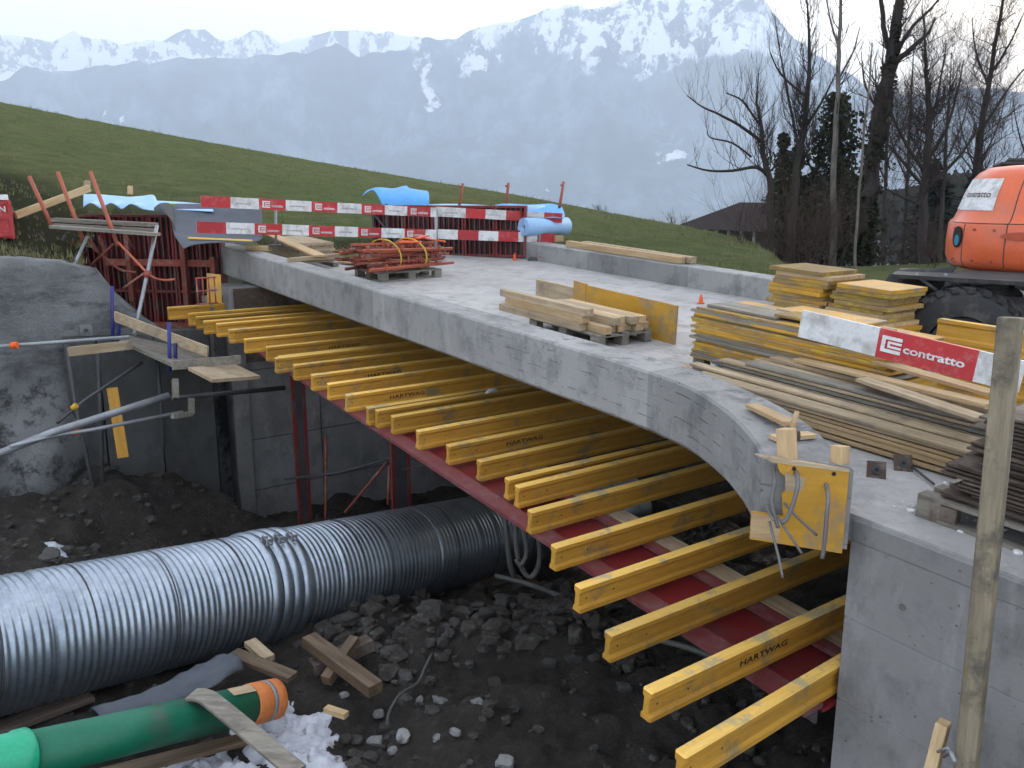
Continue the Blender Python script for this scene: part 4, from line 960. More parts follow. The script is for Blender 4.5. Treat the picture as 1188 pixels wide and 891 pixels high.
# ------------------------------------------------------------------ barrier boards
LOGO={}
def logo_mesh():
    mb=MB(); 
    mb.box((-.075,0,0),(.03,.002,.125)); mb.box((0,0,.05),(.13,.002,.026)); mb.box((0,0,-.05),(.13,.002,.026)); mb.box((.012,0,.0165),(.105,.002,.017)); mb.box((.012,0,-.0165),(.105,.002,.017)); mb.box((-.032,0,0),(.018,.002,.05))
    return mb.mesh('logo_mark',M['lettering'])
lm=logo_mesh(); ct=text_mesh('contratto',.075,.001,.0016,1.25,1.0); ct.materials.append(M['lettering'])
cg=text_mesh('contratto',.075,.001,.001,1.25,1.0); cg.materials.append(M['grey_print'])
def barrier(lab,A,B,h,segs,marks,group=None,th=.025,pale=False,name='barrier_board'):
    A=Vector(A);B=Vector(B); d=B-A; L=d.length; F=frame(A,d,Z); t=thing(name,lab,'barrier board',M=F,group=group)
    mb=MB(); mb.box((L/2,0,0),(L,th,h)); obj('board',mb,M['white_paint'],t,F,bev=.002)
    for s0,s1 in segs:
        mb=MB(); mb.box(((s0+s1)/2*L,0,0),((s1-s0)*L,th+.004,h+.002)); obj('red_field',mb,M['red_paint'],t,F)
    for s0,s1,kind in marks:
        w_=(s1-s0)*L; sc_=h/.2; yy=-th/2-.0045
        if kind=='red':
            o=bpy.data.objects.new('logo',lm); link(o,t,F@Matrix.Translation((s0*L+.15*sc_*w_/ (.52*sc_),yy,0))@Matrix.Scale(sc_*min(1,w_/.5/sc_),4))
            k=w_/.52
            o=bpy.data.objects.new('lettering',ct); link(o,t,F@Matrix.Translation((s0*L+.235*k,yy,-.045*sc_))@Matrix.Rotation(math.radians(90),4,'X')@Matrix.Diagonal((.62*k,.95*sc_,1,1)))
        else:
            k=w_/.5
            o=bpy.data.objects.new('lettering',cg); link(o,t,F@Matrix.Translation((s0*L+.08*k,-th/2-.0015,-.025*sc_))@Matrix.Rotation(math.radians(90),4,'X')@Matrix.Diagonal((.8*k,.8*sc_,1,1)))
    return t
def ib(xs,x0,x1): return [(x-x0)/(x1-x0) for x in xs]
def pers(px,x0,z0,x1,z1):               # pixel fraction -> fraction along the board
    f=(px-x0)/(x1-x0); return f*z0/(z1+(z0-z1)*f)*1.0 if 0 else f/( (1-f)*(z1/z0)+f ) if 0 else f*(z0)/(z1*(1-f)+z0*f) if 0 else _inv(f,z0,z1)
def _inv(f,z0,z1): return f*z0/(z1-f*(z1-z0)) if (z1-f*(z1-z0)) else f
b1=[233,268,300,332,362,391,419,446,473,497]
def segset(bs,x0,z0,x1,z1,red,grey):
    fr=[_inv((x-x0)/(x1-x0),z0,z1) for x in bs]
    return [(fr[i],fr[i+1]) for i in red],[(fr[i],fr[i+1],'red') for i in red if i]+[(fr[i],fr[i+1],'g') for i in grey]
r,mk=segset([233,268,300,332,362,391,419,446,473,505],233,15.4,505,17.0,[0,2,4,6] if 0 else [0,2,4,6],[1,3,5])
r,mk=segset([233,267,300,331,361,391,419,446,472,499,506],233,13.7,506,16.8,[0,2,4,6,8],[1,3,5,7])
barrier('upper barrier board with a plain red end over the dark mat',P(233,233.5,13.7),P(506,246.5,16.8),.178,r,mk,'barrier boards across the deck')
r,mk=segset([228,262,295,327,358,388,415,442,469,493,506],228,13.6,506,16.8,[0,2,4,6,8],[1,3,5,7])
barrier('lower barrier board just above the dark mat and small panel stack',P(228,263.5,13.6),P(506,272,16.8),.178,r,mk,'barrier boards across the deck')
r,mk=segset([507,540,563,587,609,652-21,652],507,17.0,652,17.6,[1,3,5],[0,2,4]); mk=[x for x in mk if x[2]=='g']
barrier('upper red and white barrier board ending in front of the blue rolls',P(507,245.5,17.0),P(652,253,17.6),.19,r,mk,'barrier boards across the deck')
r,mk=segset([507,531,555,578,601,623,644],507,17.0,644,17.6,[1,3,5],[]); 
barrier('lower red and white barrier board ending beneath the blue rolls',P(507,271.5,17.0),P(644,276.5,17.6),.19,r,[],'barrier boards across the deck')
for px,y0,y1,zc,lab in ((320,234,284,14.7,'thin steel barrier post rising from the kerb behind the loose plank'),(506,240,296,16.9,'steel barrier post in front of the red formwork, by the rod bundle'),(626,247,292,17.5,'steel barrier post below the blue rolls at the far kerb')):
    t=thing('barrier_post',lab,'barrier post',P(px,y1,zc),'barrier posts'); mb=MB(); mb.tube([P(px,y1+1,zc),P(px,y0,zc)],.022 if px!=506 else .032,8); obj('post',mb,M['steel'],t)
    mb=MB(); q=P(px,y1+1,zc); mb.box((q.x,q.y,q.z+.01),(.2,.2,.02)); obj('foot_plate',mb,M['dark_steel'],t)
piece('board',P(644,277,17.55),P(653,276.5,17.7),.05,.12,'fresh_wood','pale board end poking out past the lower barrier board','board')
# the near board
A=P(929,375,6.75); B=P(1186,437.5,5.62); x0,x1,z0,z1=929,1186,6.75,5.62
r,_=segset([929,1019,1133,1186],x0,z0,x1,z1,[1],[])
t=barrier('large red and white barrier board leaning on the yellow panels nearest the grey timber post',A,B,.215,r,[])
Fb=W[t.name]; Lb_=(B-A).length; a_=r[0][0]*Lb_; w_=(r[0][1]-r[0][0])*Lb_; k=w_/.52
o=bpy.data.objects.new('logo',lm); link(o,t,Fb@Matrix.Translation((a_+.17*w_,-.0195,.005))@Matrix.Diagonal((k*.72,1,.95,1)))
o=bpy.data.objects.new('lettering',ct); link(o,t,Fb@Matrix.Translation((a_+.28*w_,-.0195,-.03))@Matrix.Rotation(math.radians(90),4,'X')@Matrix.Diagonal((w_*.62/ (max(v.co.x for v in ct.vertices)),1.05,1,1)))
# ------------------------------------------------------------------ blue sheets and rolls at the far end
sheet('foam_sheet','bright blue sheet folded over the end of the far formwork','foam sheet',
 [[(430,220,18.6),(441,218,18.8),(457,219,19),(470,216,19.1),(476,219,19.1),(495,222,19.0)],
  [(425,222,18.2),(437,218,18.3),(450,221,18.4),(464,222,18.4),(476,221,18.4),(497,224,18.4)],
  [(421,227,18.1),(434,219,18.1),(441,227,18.0),(452,230,18.0),(474,229,18.0),(498,230,18.0)],
  [(420,228,18.0),(433,221,18.0),(445,239,17.9),(455,240,17.9),(475,239,17.9),(498,239,17.9)]],'blue_sheet')
sheet('foam_sheet','blue sheet lying flat along the top of the far formwork','foam sheet',
 [[(494,238,18.6),(520,237,18.6),(550,238,18.5),(585,240,18.4)],[(492,241,18.0),(520,242,18.0),(550,243,17.9),(587,245,17.8)]],'pale_blue')
sheet('foam_sheet','blue sheet bulging over the far formwork beside the rolls','foam sheet',
 [[(565,242,18.4),(585,237,18.5),(612,238,18.5),(640,237,18.5),(652,241,18.4)],
  [(570,241,18.0),(588,238,18.0),(605,247,17.8),(640,246,17.8),(655,250,17.9)],
  [(592,246,17.6),(600,250,17.55),(608,254,17.5),(640,253,17.5),(653,254,17.6)]],'blue_sheet')
def roll(a,b,r,lab):
    a=P(*a);b=P(*b); F=frame(a,b-a); t=thing('foam_roll',lab,'foam roll',M=F,group='blue foam rolls'); L=(b-a).length
    mb=MB(); rings=[]; n_=150; turns=7; prof=[]
    for k in range(n_+1):
        q=k/n_; rr=r*(.3+.7*q); an=turns*2*math.pi*q; prof.append((rr*math.cos(an),rr*math.sin(an)))
    mb.add([(0,y,z) for y,z in prof]+[(L,y,z) for y,z in prof],[(k,k+1,n_+1+k+1,n_+1+k) for k in range(n_)],0,True)
    o=obj('rolled_sheet',mb,M['pale_blue'],t,F); s=o.modifiers.new('thick','SOLIDIFY'); s.thickness=.012
    return t
roll((607,263,17.3),(657,262,18.0),.19,'pale blue foam roll with a spiral end lying by the far kerb')
roll((604,247,17.9),(645,247,18.6),.17,'blue foam roll behind the pale one at the end of the far formwork')
for k,(a,b) in enumerate((((537,213,18.4),(533,238,18.4)),((590,212,18.3),(587,238,18.3)),((654,211,18.3),(649,241,18.2)))):
    mb=MB(); mb.tube([P(*a),P(*b)],.03,6); mb.box(P(a[0]-2,a[1]+4,a[2]),(.07,.05,.04)); tag(obj('guard_post',mb,M['orange_steel']),('orange guard post at the middle of the far formwork against the meadow','orange guard post above the bulging blue sheet','orange guard post above the blue rolls')[k],'guard post','orange guard posts at the far formwork')
# small marker cones on the deck
for (px,py,s,lab) in ((597,302,.14,'tiny orange marker cone on the deck before the far formwork'),(813,352,.13,'tiny orange marker cone on the deck near the far kerb')):
    q=on(px,py,*DK); mb=MB(); mb.sweep([[(q.x+r_*math.cos(a_),q.y+r_*math.sin(a_),q.z+z_) for a_ in [k*2*math.pi/12 for k in range(12)]] for r_,z_ in ((.055,.0),(.055,.015),(.035,.02),(.014,s))]); tag(obj('marker_cone',mb,M['orange_vivid']),lab,'cone','marker cones')
mb=MB(); q=on(632,303,*DK); mb.box(q+Z*.04,(.25,.2,.05),Matrix.Rotation(.5,3,'Y')); tag(obj('debris_scrap',mb,M['orange_steel']),'orange scrap leaning at the foot of the far kerb','scrap')
mb=MB(); rock(mb,on(618,302,*DK),.14,3); rock(mb,on(640,304,*DK),.13,8); tag(obj('debris_heap',mb,M['stone']),'small dark heap of debris at the corner of the far kerb','debris')
# ------------------------------------------------------------------ stacks and pallets on the deck
def stack(n,origin,xd,yd,Ls,Ws,th,mat,label,cat,name,group,jit=.03,slope=DK,edge=None,ang=.01,skip=0,base=0.0):
    """n sheets piled up; origin = corner point on the deck"""
    out=[]
    xd=Vector(xd).normalized(); yd=Vector(yd).normalized(); up=xd.cross(yd).normalized(); up=up if up.z>0 else -up
    z=base
    mb=MB(); mb.box((Ls/2,Ws/2,th/2),(Ls,Ws,th*.94)); me=mb.mesh(name,[M[mat],M[edge or mat]])
    for p in me.polygons:
        if abs(p.normal.z)<.5: p.material_index=1
    alt=[]
    if mat!='pale_wood':
        for mm,ee in (('yellow_ply','ply_edge'),('ply_edge','yellow_ply'),('fresh_wood','pale_wood') if n>19 else ('grey_wood','grey_wood')):
            m2=me.copy(); m2.materials.clear(); m2.materials.append(M[mm]); m2.materials.append(M[ee]); alt.append(m2)
    for i in range(n):
        o=bpy.data.objects.new(name,me)
        off=xd*R.uniform(-jit,jit)+yd*R.uniform(-jit*.4,jit*.4)
        if i%3 and True: o.data=alt[R.randrange(3)] if alt else me
        F=frame(origin+up*z+off,xd+yd*R.uniform(-ang,ang),up); link(o,None,F)
        tag(o,label%ORD[n-1-i] if n<=len(ORD) else label,cat,group); out.append(o); z+=th*1.0
    return out
SU=Vector((-.585,.811,.047)).normalized()
def pallet(lab,c,xd,Lx=1.2,Wy=.8,z0=0,group='wooden pallets'):
    xd=Vector(xd).normalized(); F=frame(c,xd,Vector((.027,-.038,1)))
    t=thing('pallet',lab,'pallet',M=F,group=group)
    for k in range(5):
        y=-Wy/2+.05+(Wy-.1)*k/4; mb=MB(); mb.box((0,y,.133),(Lx,.1,.022)); obj('deck_board',mb,M['grey_wood'],t,F)
    for y in (-Wy/2+.05,0,Wy/2-.05):
        mb=MB(); mb.box((0,y,.011),(Lx,.1,.022)); obj('base_board',mb,M['grey_wood'],t,F)
        for x in (-Lx/2+.07,0,Lx/2-.07):
            mb=MB(); mb.box((x,y,.066),(.14,.1,.086)); obj('block',mb,M['grey_wood'],t,F)
    for x in (-Lx/2+.07,0,Lx/2-.07):
        mb=MB(); mb.box((x,0,.1155),(.14,Wy,.012)); obj('cross_board',mb,M['grey_wood'],t,F)
    return t,F
def frac(a,b,t): return a+(b-a)*t
# big stack of yellow panels (E)
pe=UV(4.95,6.75,dz(4.95)); t,F=pallet('grey pallet under the long stack of yellow panels',pe,-SU,1.6,.8)
stack(19,UV(5.72,6.28,dz(5.72)+.145),-SU,V,2.05,.75,.0262,'yellow_ply','%s panel of the long low stack of worn yellow panels','formwork panel','formwork_panel','yellow panels in the long low stack',.05,edge='ply_edge')
for i,(u,v,l,w_,lab) in enumerate(((5.6,6.35,.8,.35,'short brown sheet lying on the long stack of yellow panels'),(5.1,6.75,.9,.4,'bright yellow sheet lying on the long stack of yellow panels'),(4.85,6.4,1.0,.3,'narrow yellowish sheet lying on the long stack of yellow panels'))):
    z=dz(u)+.145+19*.0262+.016+i*.001; piece('formwork_panel',UV(u,v+w_/2,z+(.02 if i==2 else 0)),UV(u-l,v+w_/2,z-l*.047+(.02 if i==2 else 0)),w_,.024,('dark_wood','yellow_ply','ply_edge')[i] if i else 'grey_wood',lab,'formwork panel')
piece('timber',UV(5.75,6.2,dz(5.75)+.03),UV(5.35,6.0,dz(5.3)+.03),.1,.06,'fresh_wood','pale timber offcut under the corner of the long yellow stack','timber')
# upper stacks (F)
def frm(px,py,D=DK): return on(px,py,*D)
c1=frm(898,372); 
stack(22,UV(5.95,7.72,dz(5.95)),-SU,V,.66,.62,.0425,'ply_edge','%s panel of the taller stack behind the long yellow stack','formwork panel','formwork_panel','panels in the taller stack',.07,edge='ply_edge',ang=.03)
stack(20,UV(5.22,7.75,dz(5.22)),-SU,V,.60,.62,.0425,'yellow_ply','%s panel of the stack next to the excavator fender','formwork panel','formwork_panel','panels in the stack next to the excavator',.07,edge='ply_edge',ang=.03)
# planks (G)
num2=ORD
pl_i=0
random.seed(3)
rowsG=[(5.60,6),(5.76,7),(5.92,8),(6.08,9),(6.25,8),(6.40,7)]
names_row=('outermost','second','third','fourth','fifth','innermost')
for ri,(v,nl) in enumerate(rowsG):
    z=.0
    for k in range(nl):
        th=R.choice((.030,.036,.05)); u0=5.0-.05*(nl-k)*.4+R.uniform(-.35,.25)-(0.25 if k>6 else 0); u1=R.uniform(.4,1.2)
        if ri==0 and k<3: u1=R.uniform(2.2,2.6)
        zz=z+th/2+.01
        a=UV(u0,v+R.uniform(-.03,.03),dz(u0)+zz); b=UV(u1,v+R.uniform(-.03,.03)+.0,dz(u1)+zz+R.uniform(-.004,.01))
        piece('plank',a,b,R.choice((.11,.13,.145)),th*.78,('pale_wood','pale_wood','fresh_wood','grey_wood','pale_wood','fresh_wood','pale_wood','pale_wood')[R.randrange(8)],'%s plank from the bottom in the %s row of the big plank pile'%(num[k] if k else 'lowest',names_row[ri]),'plank','planks in the big pile on the deck')
        z+=th
for k,(a,b,m_,lab) in enumerate((((926,417,7.4),(1150,470,5.75),'fresh_wood','long bright plank lying on the very top of the big plank pile'),((1018,419,6.9),(1152,457,5.9),'fresh_wood','bright plank edge close beneath the red and white barrier board'),((1000,440,6.6),(1140,486,5.6),'pale_wood','plank lying a little lower than the bright top plank of the pile'),((845,432,7.9),(900,430,7.9),'grey_wood','short grey board end sticking out at the far end of the plank pile'),((888,421,7.8),(930,417,7.5),'pale_wood','short pale board crossing the far end of the plank pile'))):
    piece('plank',P(*a),P(*b),.13,.028,m_,lab,'plank','loose planks on the big pile')
for k,(a,b,m_,lab) in enumerate((((967,500,6.62),(1085,532,5.9),'pale_wood','pale plank on the deck along the front of the pile, closest to the kerb end'),((1004,514,6.3),(1100,541,5.7),'fresh_wood','short pale plank in front of the pile beside the two square steel plates'))):
    a=on(a[0],a[1],*DK)+Z*(.02+.035*k); b=on(b[0],b[1],*DK)+Z*(.02+.035*k); piece('plank',a,b,.14,.03,m_,lab,'plank','loose planks on the big pile')
# brown weathered boards on a pallet (H)
pc=UV(1.75,5.13,dz(1.75)); t,F=pallet('dark pallet at the abutment edge under the stack of brown boards',pc,-SU,1.5,.8)
z=.147
for k in range(24):
    th=.021; u0=2.30+R.uniform(-.10,.10)+(.10 if 3<k<9 else 0)-.006*k; u1=.55; v0=4.78+R.uniform(-.02,.02)
    o=piece('brown_board',UV(u0,v0+.3,dz(u0)+z+th/2),UV(u1,v0+.3+R.uniform(-.02,.02),dz(u1)+z+th/2),.60,th*.7,'dark_wood','%s of the thin weathered brown boards stacked behind the grey timber post'%ORD[23-k],'board','weathered brown boards in a stack',bev=.002); z+=th*1.1
piece('timber',UV(2.42,4.77,dz(2.4)+.06),UV(2.28,4.80,dz(2.3)+.06),.10,.10,'dark_wood','dark squared block at the corner of the brown board stack','timber')
# yellow beams stacked beside the wheel (I)
for k in range(4):
    a=P(1092,388+20*k*1.16,7.6); b=P(1215,424+20*k*1.16,6.7)
    pass
zb=dz(4)
Ibm=beam_mesh(2.2)
for k in range(4):
    q=P(1090,369,7.9); F=frame(q-Z*.205*k,Vector((.585,-.811,-.03)),Z)
    t=thing('timber_beam','%s yellow H-profile beam of the pile beside the excavator wheel'%('topmost','second','third','lowest')[k],'formwork beam',M=F,group='yellow beams piled beside the excavator')
    o=bpy.data.objects.new('beam_body',Ibm); link(o,t,F)
q=P(1090,369,7.9); hz_=q.z-.205*4-dz(q.dot(U))
# lumber stack on pallet (C)
pc=UV(7.55,6.55,dz(7.55)); t,F=pallet('grey pallet under the squared timbers in the middle of the deck',pc,-SU,1.25,.8)
rows=[(0,[6.16,6.28,6.40,6.52,6.64,6.76,6.88],.143),(1,[6.18,6.42,6.54,6.66,6.78],.228),(2,[6.20],.313)]
lb=0
for r_,vs_l,zz in rows:
    for k,v in enumerate(vs_l):
        u0=8.55+(.15 if k==0 else -.3)+R.uniform(-.1,.1); u1=6.95+R.uniform(-.05,.05)+(.3 if k==0 and r_==0 else 0)+(.25 if (k==0 and r_==1) else 0)+(.2 if r_==2 else 0)
        piece('squared_timber',UV(u0,v,dz(u0)+zz+.042),UV(u1,v,dz(u1)+zz+.042),.11,.084,'fresh_wood' if (k+r_)%2 else 'pale_wood','%s squared timber of the %s layer on the pallet at mid-deck'%(num[k],('bottom','middle','top')[r_]),'timber','squared timbers on a pallet at mid-deck',bev=.004)
# standing yellow formwork (D)
def standing(a,b,h,lab,mat='yellow_ply'):
    a=on(*a,*DK); b=on(*b,*DK); L=(b-a).length; F=frame(a,b-a,Z); t=thing('standing_panel',lab,'formwork panel',M=F)
    mb=MB(); mb.box((L/2,0,h/2),(L,.027,h)); obj('panel',mb,M[mat],t,F)
    mb=MB(); mb.box((L/2,0,h+.002),(L,.029,.006)); obj('raw_edge',mb,M['fresh_wood'],t,F)
    return t
standing((676,370),(783,400),.44,'stained yellow formwork panel standing on edge behind the squared timbers')
standing((665,366),(679,371),.46,'narrow bright yellow panel on edge at the end of the stained one')
standing((622,352),(666,364),.34,'brown weathered panel standing on edge at the far end of the yellow ones','pale_wood')
# pallet with bundled red bars (B)
pb=on(458,328,*DK); pc=UV(12.0,5.85,dz(12.0)); q=on(459,326,*DK)
t,F=pallet('weathered pallet carrying the bundle of rusty red formwork bars',q+Vector((-.02,.52,.02)),Vector((.75,.66,.0)),1.2,.8)
bc=W[t.name].to_translation()
bt=thing('bar_bundle','bundle of rusty red formwork bars tied with yellow straps on a pallet','bar bundle',bc+Z*.15)
F=W[t.name]
for k in range(60):
    mb=MB(); y=R.uniform(-.42,.42); z=.17+.42*R.random()*(1-abs(y)*.9); x0=-.85+R.uniform(-.12,.45); x1=.78+R.uniform(-.5,.12)
    a=Vector((x0,y+R.uniform(-.22,.22),z+R.uniform(-.06,.08))); b=Vector((x1,y+R.uniform(-.1,.1),z+R.uniform(-.04,.04)))
    mb.bar(a,b,.035,.025 if k%2 else .04,Vector((0,R.uniform(-.4,.4),1))); 
    for s in range(3):
        p=a.lerp(b,R.uniform(.05,.95)); mb.box(p+Vector((0,0,.02)),(.03,.06,.09))
    obj('bar',mb,M['red_rust'] if k%4 else M['orange_steel'],bt,F)
for k in range(4):
    mb=MB(); p=Vector((-.15+.25*k,R.uniform(-.25,.1),.60+R.uniform(-.02,.03))); mb.bar(p,p+Vector((.3,R.uniform(-.2,.2),R.uniform(-.05,.04))),.09,.02); obj('orange_part',mb,M['orange_vivid'],bt,F)
for x in (-.28,.22):
    mb=MB(); rr=[Vector((x,.5*math.cos(a_),.36+.27*math.sin(a_))) for a_ in [k*2*math.pi/20 for k in range(21)]]; mb.tube(rr,.014,5,cap=False); obj('strap',mb,M['strap'],bt,F)
# panel stack on the far kerb side (A)
q=on(391,311,*DK)+Z*.07; xd=Vector((-.55,.83,.05)); yd=Vector((.83,.55,0))
stack(7,on(388,312,*DK)+Z*.12,SU,V,1.35,.62,.05,'pale_wood','%s panel of the small stack between the kerb and the bar bundle','formwork panel','formwork_panel','panels in the small stack by the kerb',.04,edge='pale_wood')
piece('timber',on(384,310,*DK)+Z*.03+V*.1,on(384,310,*DK)+Z*.03+V*.1+SU*1.2,.1,.09,'grey_wood','bearer under the kerb side of the small panel stack','timber'); 
piece('timber',on(384,310,*DK)+Z*.03+V*.55,on(384,310,*DK)+Z*.03+V*.55+SU*1.2,.1,.09,'grey_wood','bearer under the deck side of the small panel stack','timber')
piece('plank',on(306,281,*KT)+Z*.2,on(372,302,*KT)+Z*.07,.2,.03,'fresh_wood','loose pale plank sloping along the kerb beside the small panel stack','plank')
piece('timber',on(336,304,*KT)+Z*.03,on(392,299,*KT)+Z*.04,.12,.06,'pale_wood','pale timber lying across the kerb under the loose plank','timber')
piece('timber',on(287,290,*KT)+Z*.04,on(313,291,*KT)+Z*.04,.13,.08,'fresh_wood','short pale timber on the kerb near the dark mat','timber')
piece('board',on(395,306,*DK)+Z*.03,on(432,310,*DK)+Z*.04,.14,.03,'fresh_wood','small pale board between the panel stack and the loaded pallet','board')
# timbers on the far kerb
for k,(a,b,lab) in enumerate((((666,283,0),(766,298,0),'long pale squared timber lying on the far kerb'),((690,283,0),(776,296,0),'second timber tucked behind the pale one on the far kerb'))):
    a=UV(13.1-.3*k,10.80+.16*k,dz(13.1)+.34+.06); b=UV(10.1-.1*k,10.80+.16*k,dz(10.1)+.34+.06); piece('squared_timber',a,b,.14,.11,('fresh_wood','pale_wood')[k],lab,'timber',bev=.004)
M['rust_plate']=basic('rust_plate',(.10,.065,.05),(.055,.04,.035),rough=.85,dirt=(.16,.13,.11),dirt_s=12)
# steel plates on the abutment
for px,py,rz,lab in ((1016,553,.15,'square rusty anchor plate with a hole, the one closer to the yellow stop-end panel'),(1047,545,.3,'square rusty anchor plate beside the brown board stack')):
    q=on(px,py,*DK); F=Matrix.Translation(q+Z*.045)@Matrix.Rotation(-.45+rz,4,'Z')@Matrix.Rotation(math.radians(62),4,'X'); t=thing('anchor_plate',lab,'anchor plate',M=F,group='anchor plates')
    mb=MB(); mb.box((0,0,0),(.12,.12,.012)); obj('plate',mb,M['rust_plate'],t,F,bev=.002)
    mb=MB(); mb.tube([(0,0,.007),(0,0,.016)],.028,12); mb2=MB(); mb2.tube([(0,0,.016),(0,0,.018)],.013,10); obj('hub',mb,M['dark_steel'],t,F); obj('hole',mb2,M['black_void'],t,F)
mb=MB(); mb.tube([on(1018,518,*DK)+Z*.08,on(1038,532,*DK)+Z*.03],.009,6); tag(obj('tie_rod',mb,M['dark_steel']),'short rusty tie rod leaning against the front planks','rod')
mb=MB(); mb.tube([on(1056,545,*DK)+Z*.03,on(1083,565,*DK)+Z*.02],.009,6); tag(obj('tie_rod',mb,M['dark_steel']),'thin rod running from the anchor plate to the brown stack','rod')
mb=MB()
for k in range(70):
    u=R.uniform(1.9,2.72); v=4.72+R.random()*.75; s=.006+.02*R.random()**2; rock(mb,UV(u,v,dz(u)+s*.2),s,k)
tag(obj('crumbs',mb,M['white_paint']),kind='stuff')
# ------------------------------------------------------------------ tall grey timber post in front
a=P(1120,905,4.35); b=P(1173,368,4.05)
t=thing('timber_post','tall grey weathered timber post standing upright before the near abutment','post',a)
L=(b-a).length; F=frame(a,b-a,Vector((.75,-.66,0))); mb=MB(); mb.box((L/2-.3,0,0),(L+.6,.118,.095)); obj('post',mb,M['post_wood'],t,F,bev=.006)
a=P(1078,905,4.5); b=P(1095,838,4.45); piece('timber_block',a,b,.10,.06,'fresh_wood','short fresh timber block nailed at the foot of the grey post','block',up=Vector((.75,-.66,0)),bev=.004)
mb=MB(); mb.tube([P(1095,877,4.4),P(1103,872,4.25),P(1108,885,4.2)],.012,6); mb.tube([P(1088,872,4.4),P(1100,868,4.3)],.008,6); tag(obj('clamp',mb,M['steel']),'small steel clamp at the foot of the grey post','clamp')
# ------------------------------------------------------------------ excavator
ex=thing('excavator','orange wheeled excavator seen from behind its counterweight beside the panel stacks','excavator',P(1250,460,9.6))
M['window_glass']=basic('tinted_glass',(.02,.03,.035),rough=.1,bmp=0,spec=.8)
ctr=P(1247,312,10.0); yaw=math.radians(-24); Fe=Matrix.Translation(ctr)@Matrix.Rotation(yaw,4,'Z')
def sring(hw,dp,z,n=56,e=3.2,cy=0):
    out=[]
    for k in range(n):
        a_=2*math.pi*k/n; c_,s_=math.cos(a_),math.sin(a_)
        out.append((hw*math.copysign(abs(c_)**(2/e),c_), cy+dp*math.copysign(abs(s_)**(2/e),s_), z))
    return out
Hs=[(1.22,.93,-.0,0),(1.33,1.0,.05,0),(1.36,1.03,.12,0),(1.37,1.04,.30,0),(1.36,1.035,.50,0),(1.34,1.02,.54,0),(1.31,.995,.56,0.01),(1.27,.97,.66,.03),(1.21,.92,.85,.07),(1.13,.87,1.03,.11),(1.07,.83,1.10,.13),(.98,.76,1.15,.16),(.80,.6,1.17,.18)]
mb=MB(); mb.sweep([sring(a_,b_,z_,cy=c_) for a_,b_,z_,c_ in Hs],sm=True)
cwt=obj('counterweight',mb,M['orange_paint'],ex,Fe)
def surf(an,z,off=.006):      # a point on the counterweight's skin
    for (a0,b0,z0,c0),(a1,b1,z1,c1) in zip(Hs,Hs[1:]):
        if z0<=z<=z1:
            t_=(z-z0)/(z1-z0); hw=a0+(a1-a0)*t_; dp=b0+(b1-b0)*t_; cc=c0+(c1-c0)*t_
            c_,s_=math.cos(an),math.sin(an); hw+=off; dp+=off
            return Vector((hw*math.copysign(abs(c_)**(2/3.2),c_),cc+dp*math.copysign(abs(s_)**(2/3.2),s_),z))
def ang_for(px,py,z):
    best=None
    for k in range(900):
        an=math.radians(170+k*.13); q=Fe@surf(an,z); 
        l=co.matrix_basis.inverted()@q if 0 else None
        d=q-Vector((0,0,CAMZ)); zc=d.y*CP-d.z*SP; x=594+1000*d.x/zc
        if best is None or abs(x-px)<best[0]: best=(abs(x-px),an)
    return best[1]
aL=ang_for(1110,0,.85); aR=ang_for(1158,0,.85)
mb=MB(); n1,n2=14,6; vs=[]
for j in range(n2+1):
    z=.67+(1.02-.67)*j/n2
    for i in range(n1+1):
        an=aL+(aR-aL)*i/n1; vs.append(surf(an+ (z-.8)*-.04,z))
mb.add(vs,[(j*(n1+1)+i,j*(n1+1)+i+1,(j+1)*(n1+1)+i+1,(j+1)*(n1+1)+i) for j in range(n2) for i in range(n1)],0,True)
st=obj('sticker',mb,M['white_paint'],cwt,Fe)
me=text_mesh('contratto',.1,.0,.0008,1.2,1.0); xm=max(v.co.x for v in me.vertices)
for v in me.vertices:
    f_=.30+.60*v.co.x/xm; z=.815+v.co.y*1.0; q=surf(aL+(aR-aL)*f_,z,.010); v.co=q
me.materials.append(M['black_print']); o=bpy.data.objects.new('lettering',me); link(o,cwt,Fe)
mb=MB(); q0=aL+(aR-aL)*.12
for dz_,l in ((.045,.05),(.0,.05),(-.045,.05)):
    mb.add([surf(q0,.84+dz_-.006,.010),surf(q0+.045,.84+dz_-.006,.010),surf(q0+.045,.84+dz_+.010,.010),surf(q0,.84+dz_+.010,.010)],[(0,1,2,3)])
obj('logo',mb,M['orange_steel'],cwt,Fe)
# light pocket: flat black ellipse, the shade inside put into its colour
aP=ang_for(1111,0,.37)
mb=MB(); q=surf(aP,.37,.004); d=(surf(aP+.03,.33)-surf(aP-.03,.33)).normalized(); nn=d.cross(Z).normalized()
ring=[q+d*(.085*math.cos(a_))+Z*(.12*math.copysign(abs(math.sin(a_))**.8,math.sin(a_))) for a_ in [k*2*math.pi/24 for k in range(24)]]
mb.add(ring,[tuple(range(24))]); mb.add([p+nn*.012 for p in ring],[tuple(range(24))]); 
pk=obj('light_pocket',mb,M['black_void'],ex,Fe)
mb=MB(); M['lamp_blue']=basic('lamp_lens',(.06,.28,.42),rough=.2,bmp=0)
ring=[q+nn*.02+d*(.045*math.cos(a_)+.01)+Z*(.06*math.sin(a_)-.035) for a_ in [k*2*math.pi/20 for k in range(20)]]; mb.sweep([ring,[p-nn*.04 for p in ring]]); obj('tail_light',mb,M['lamp_blue'],pk,Fe)
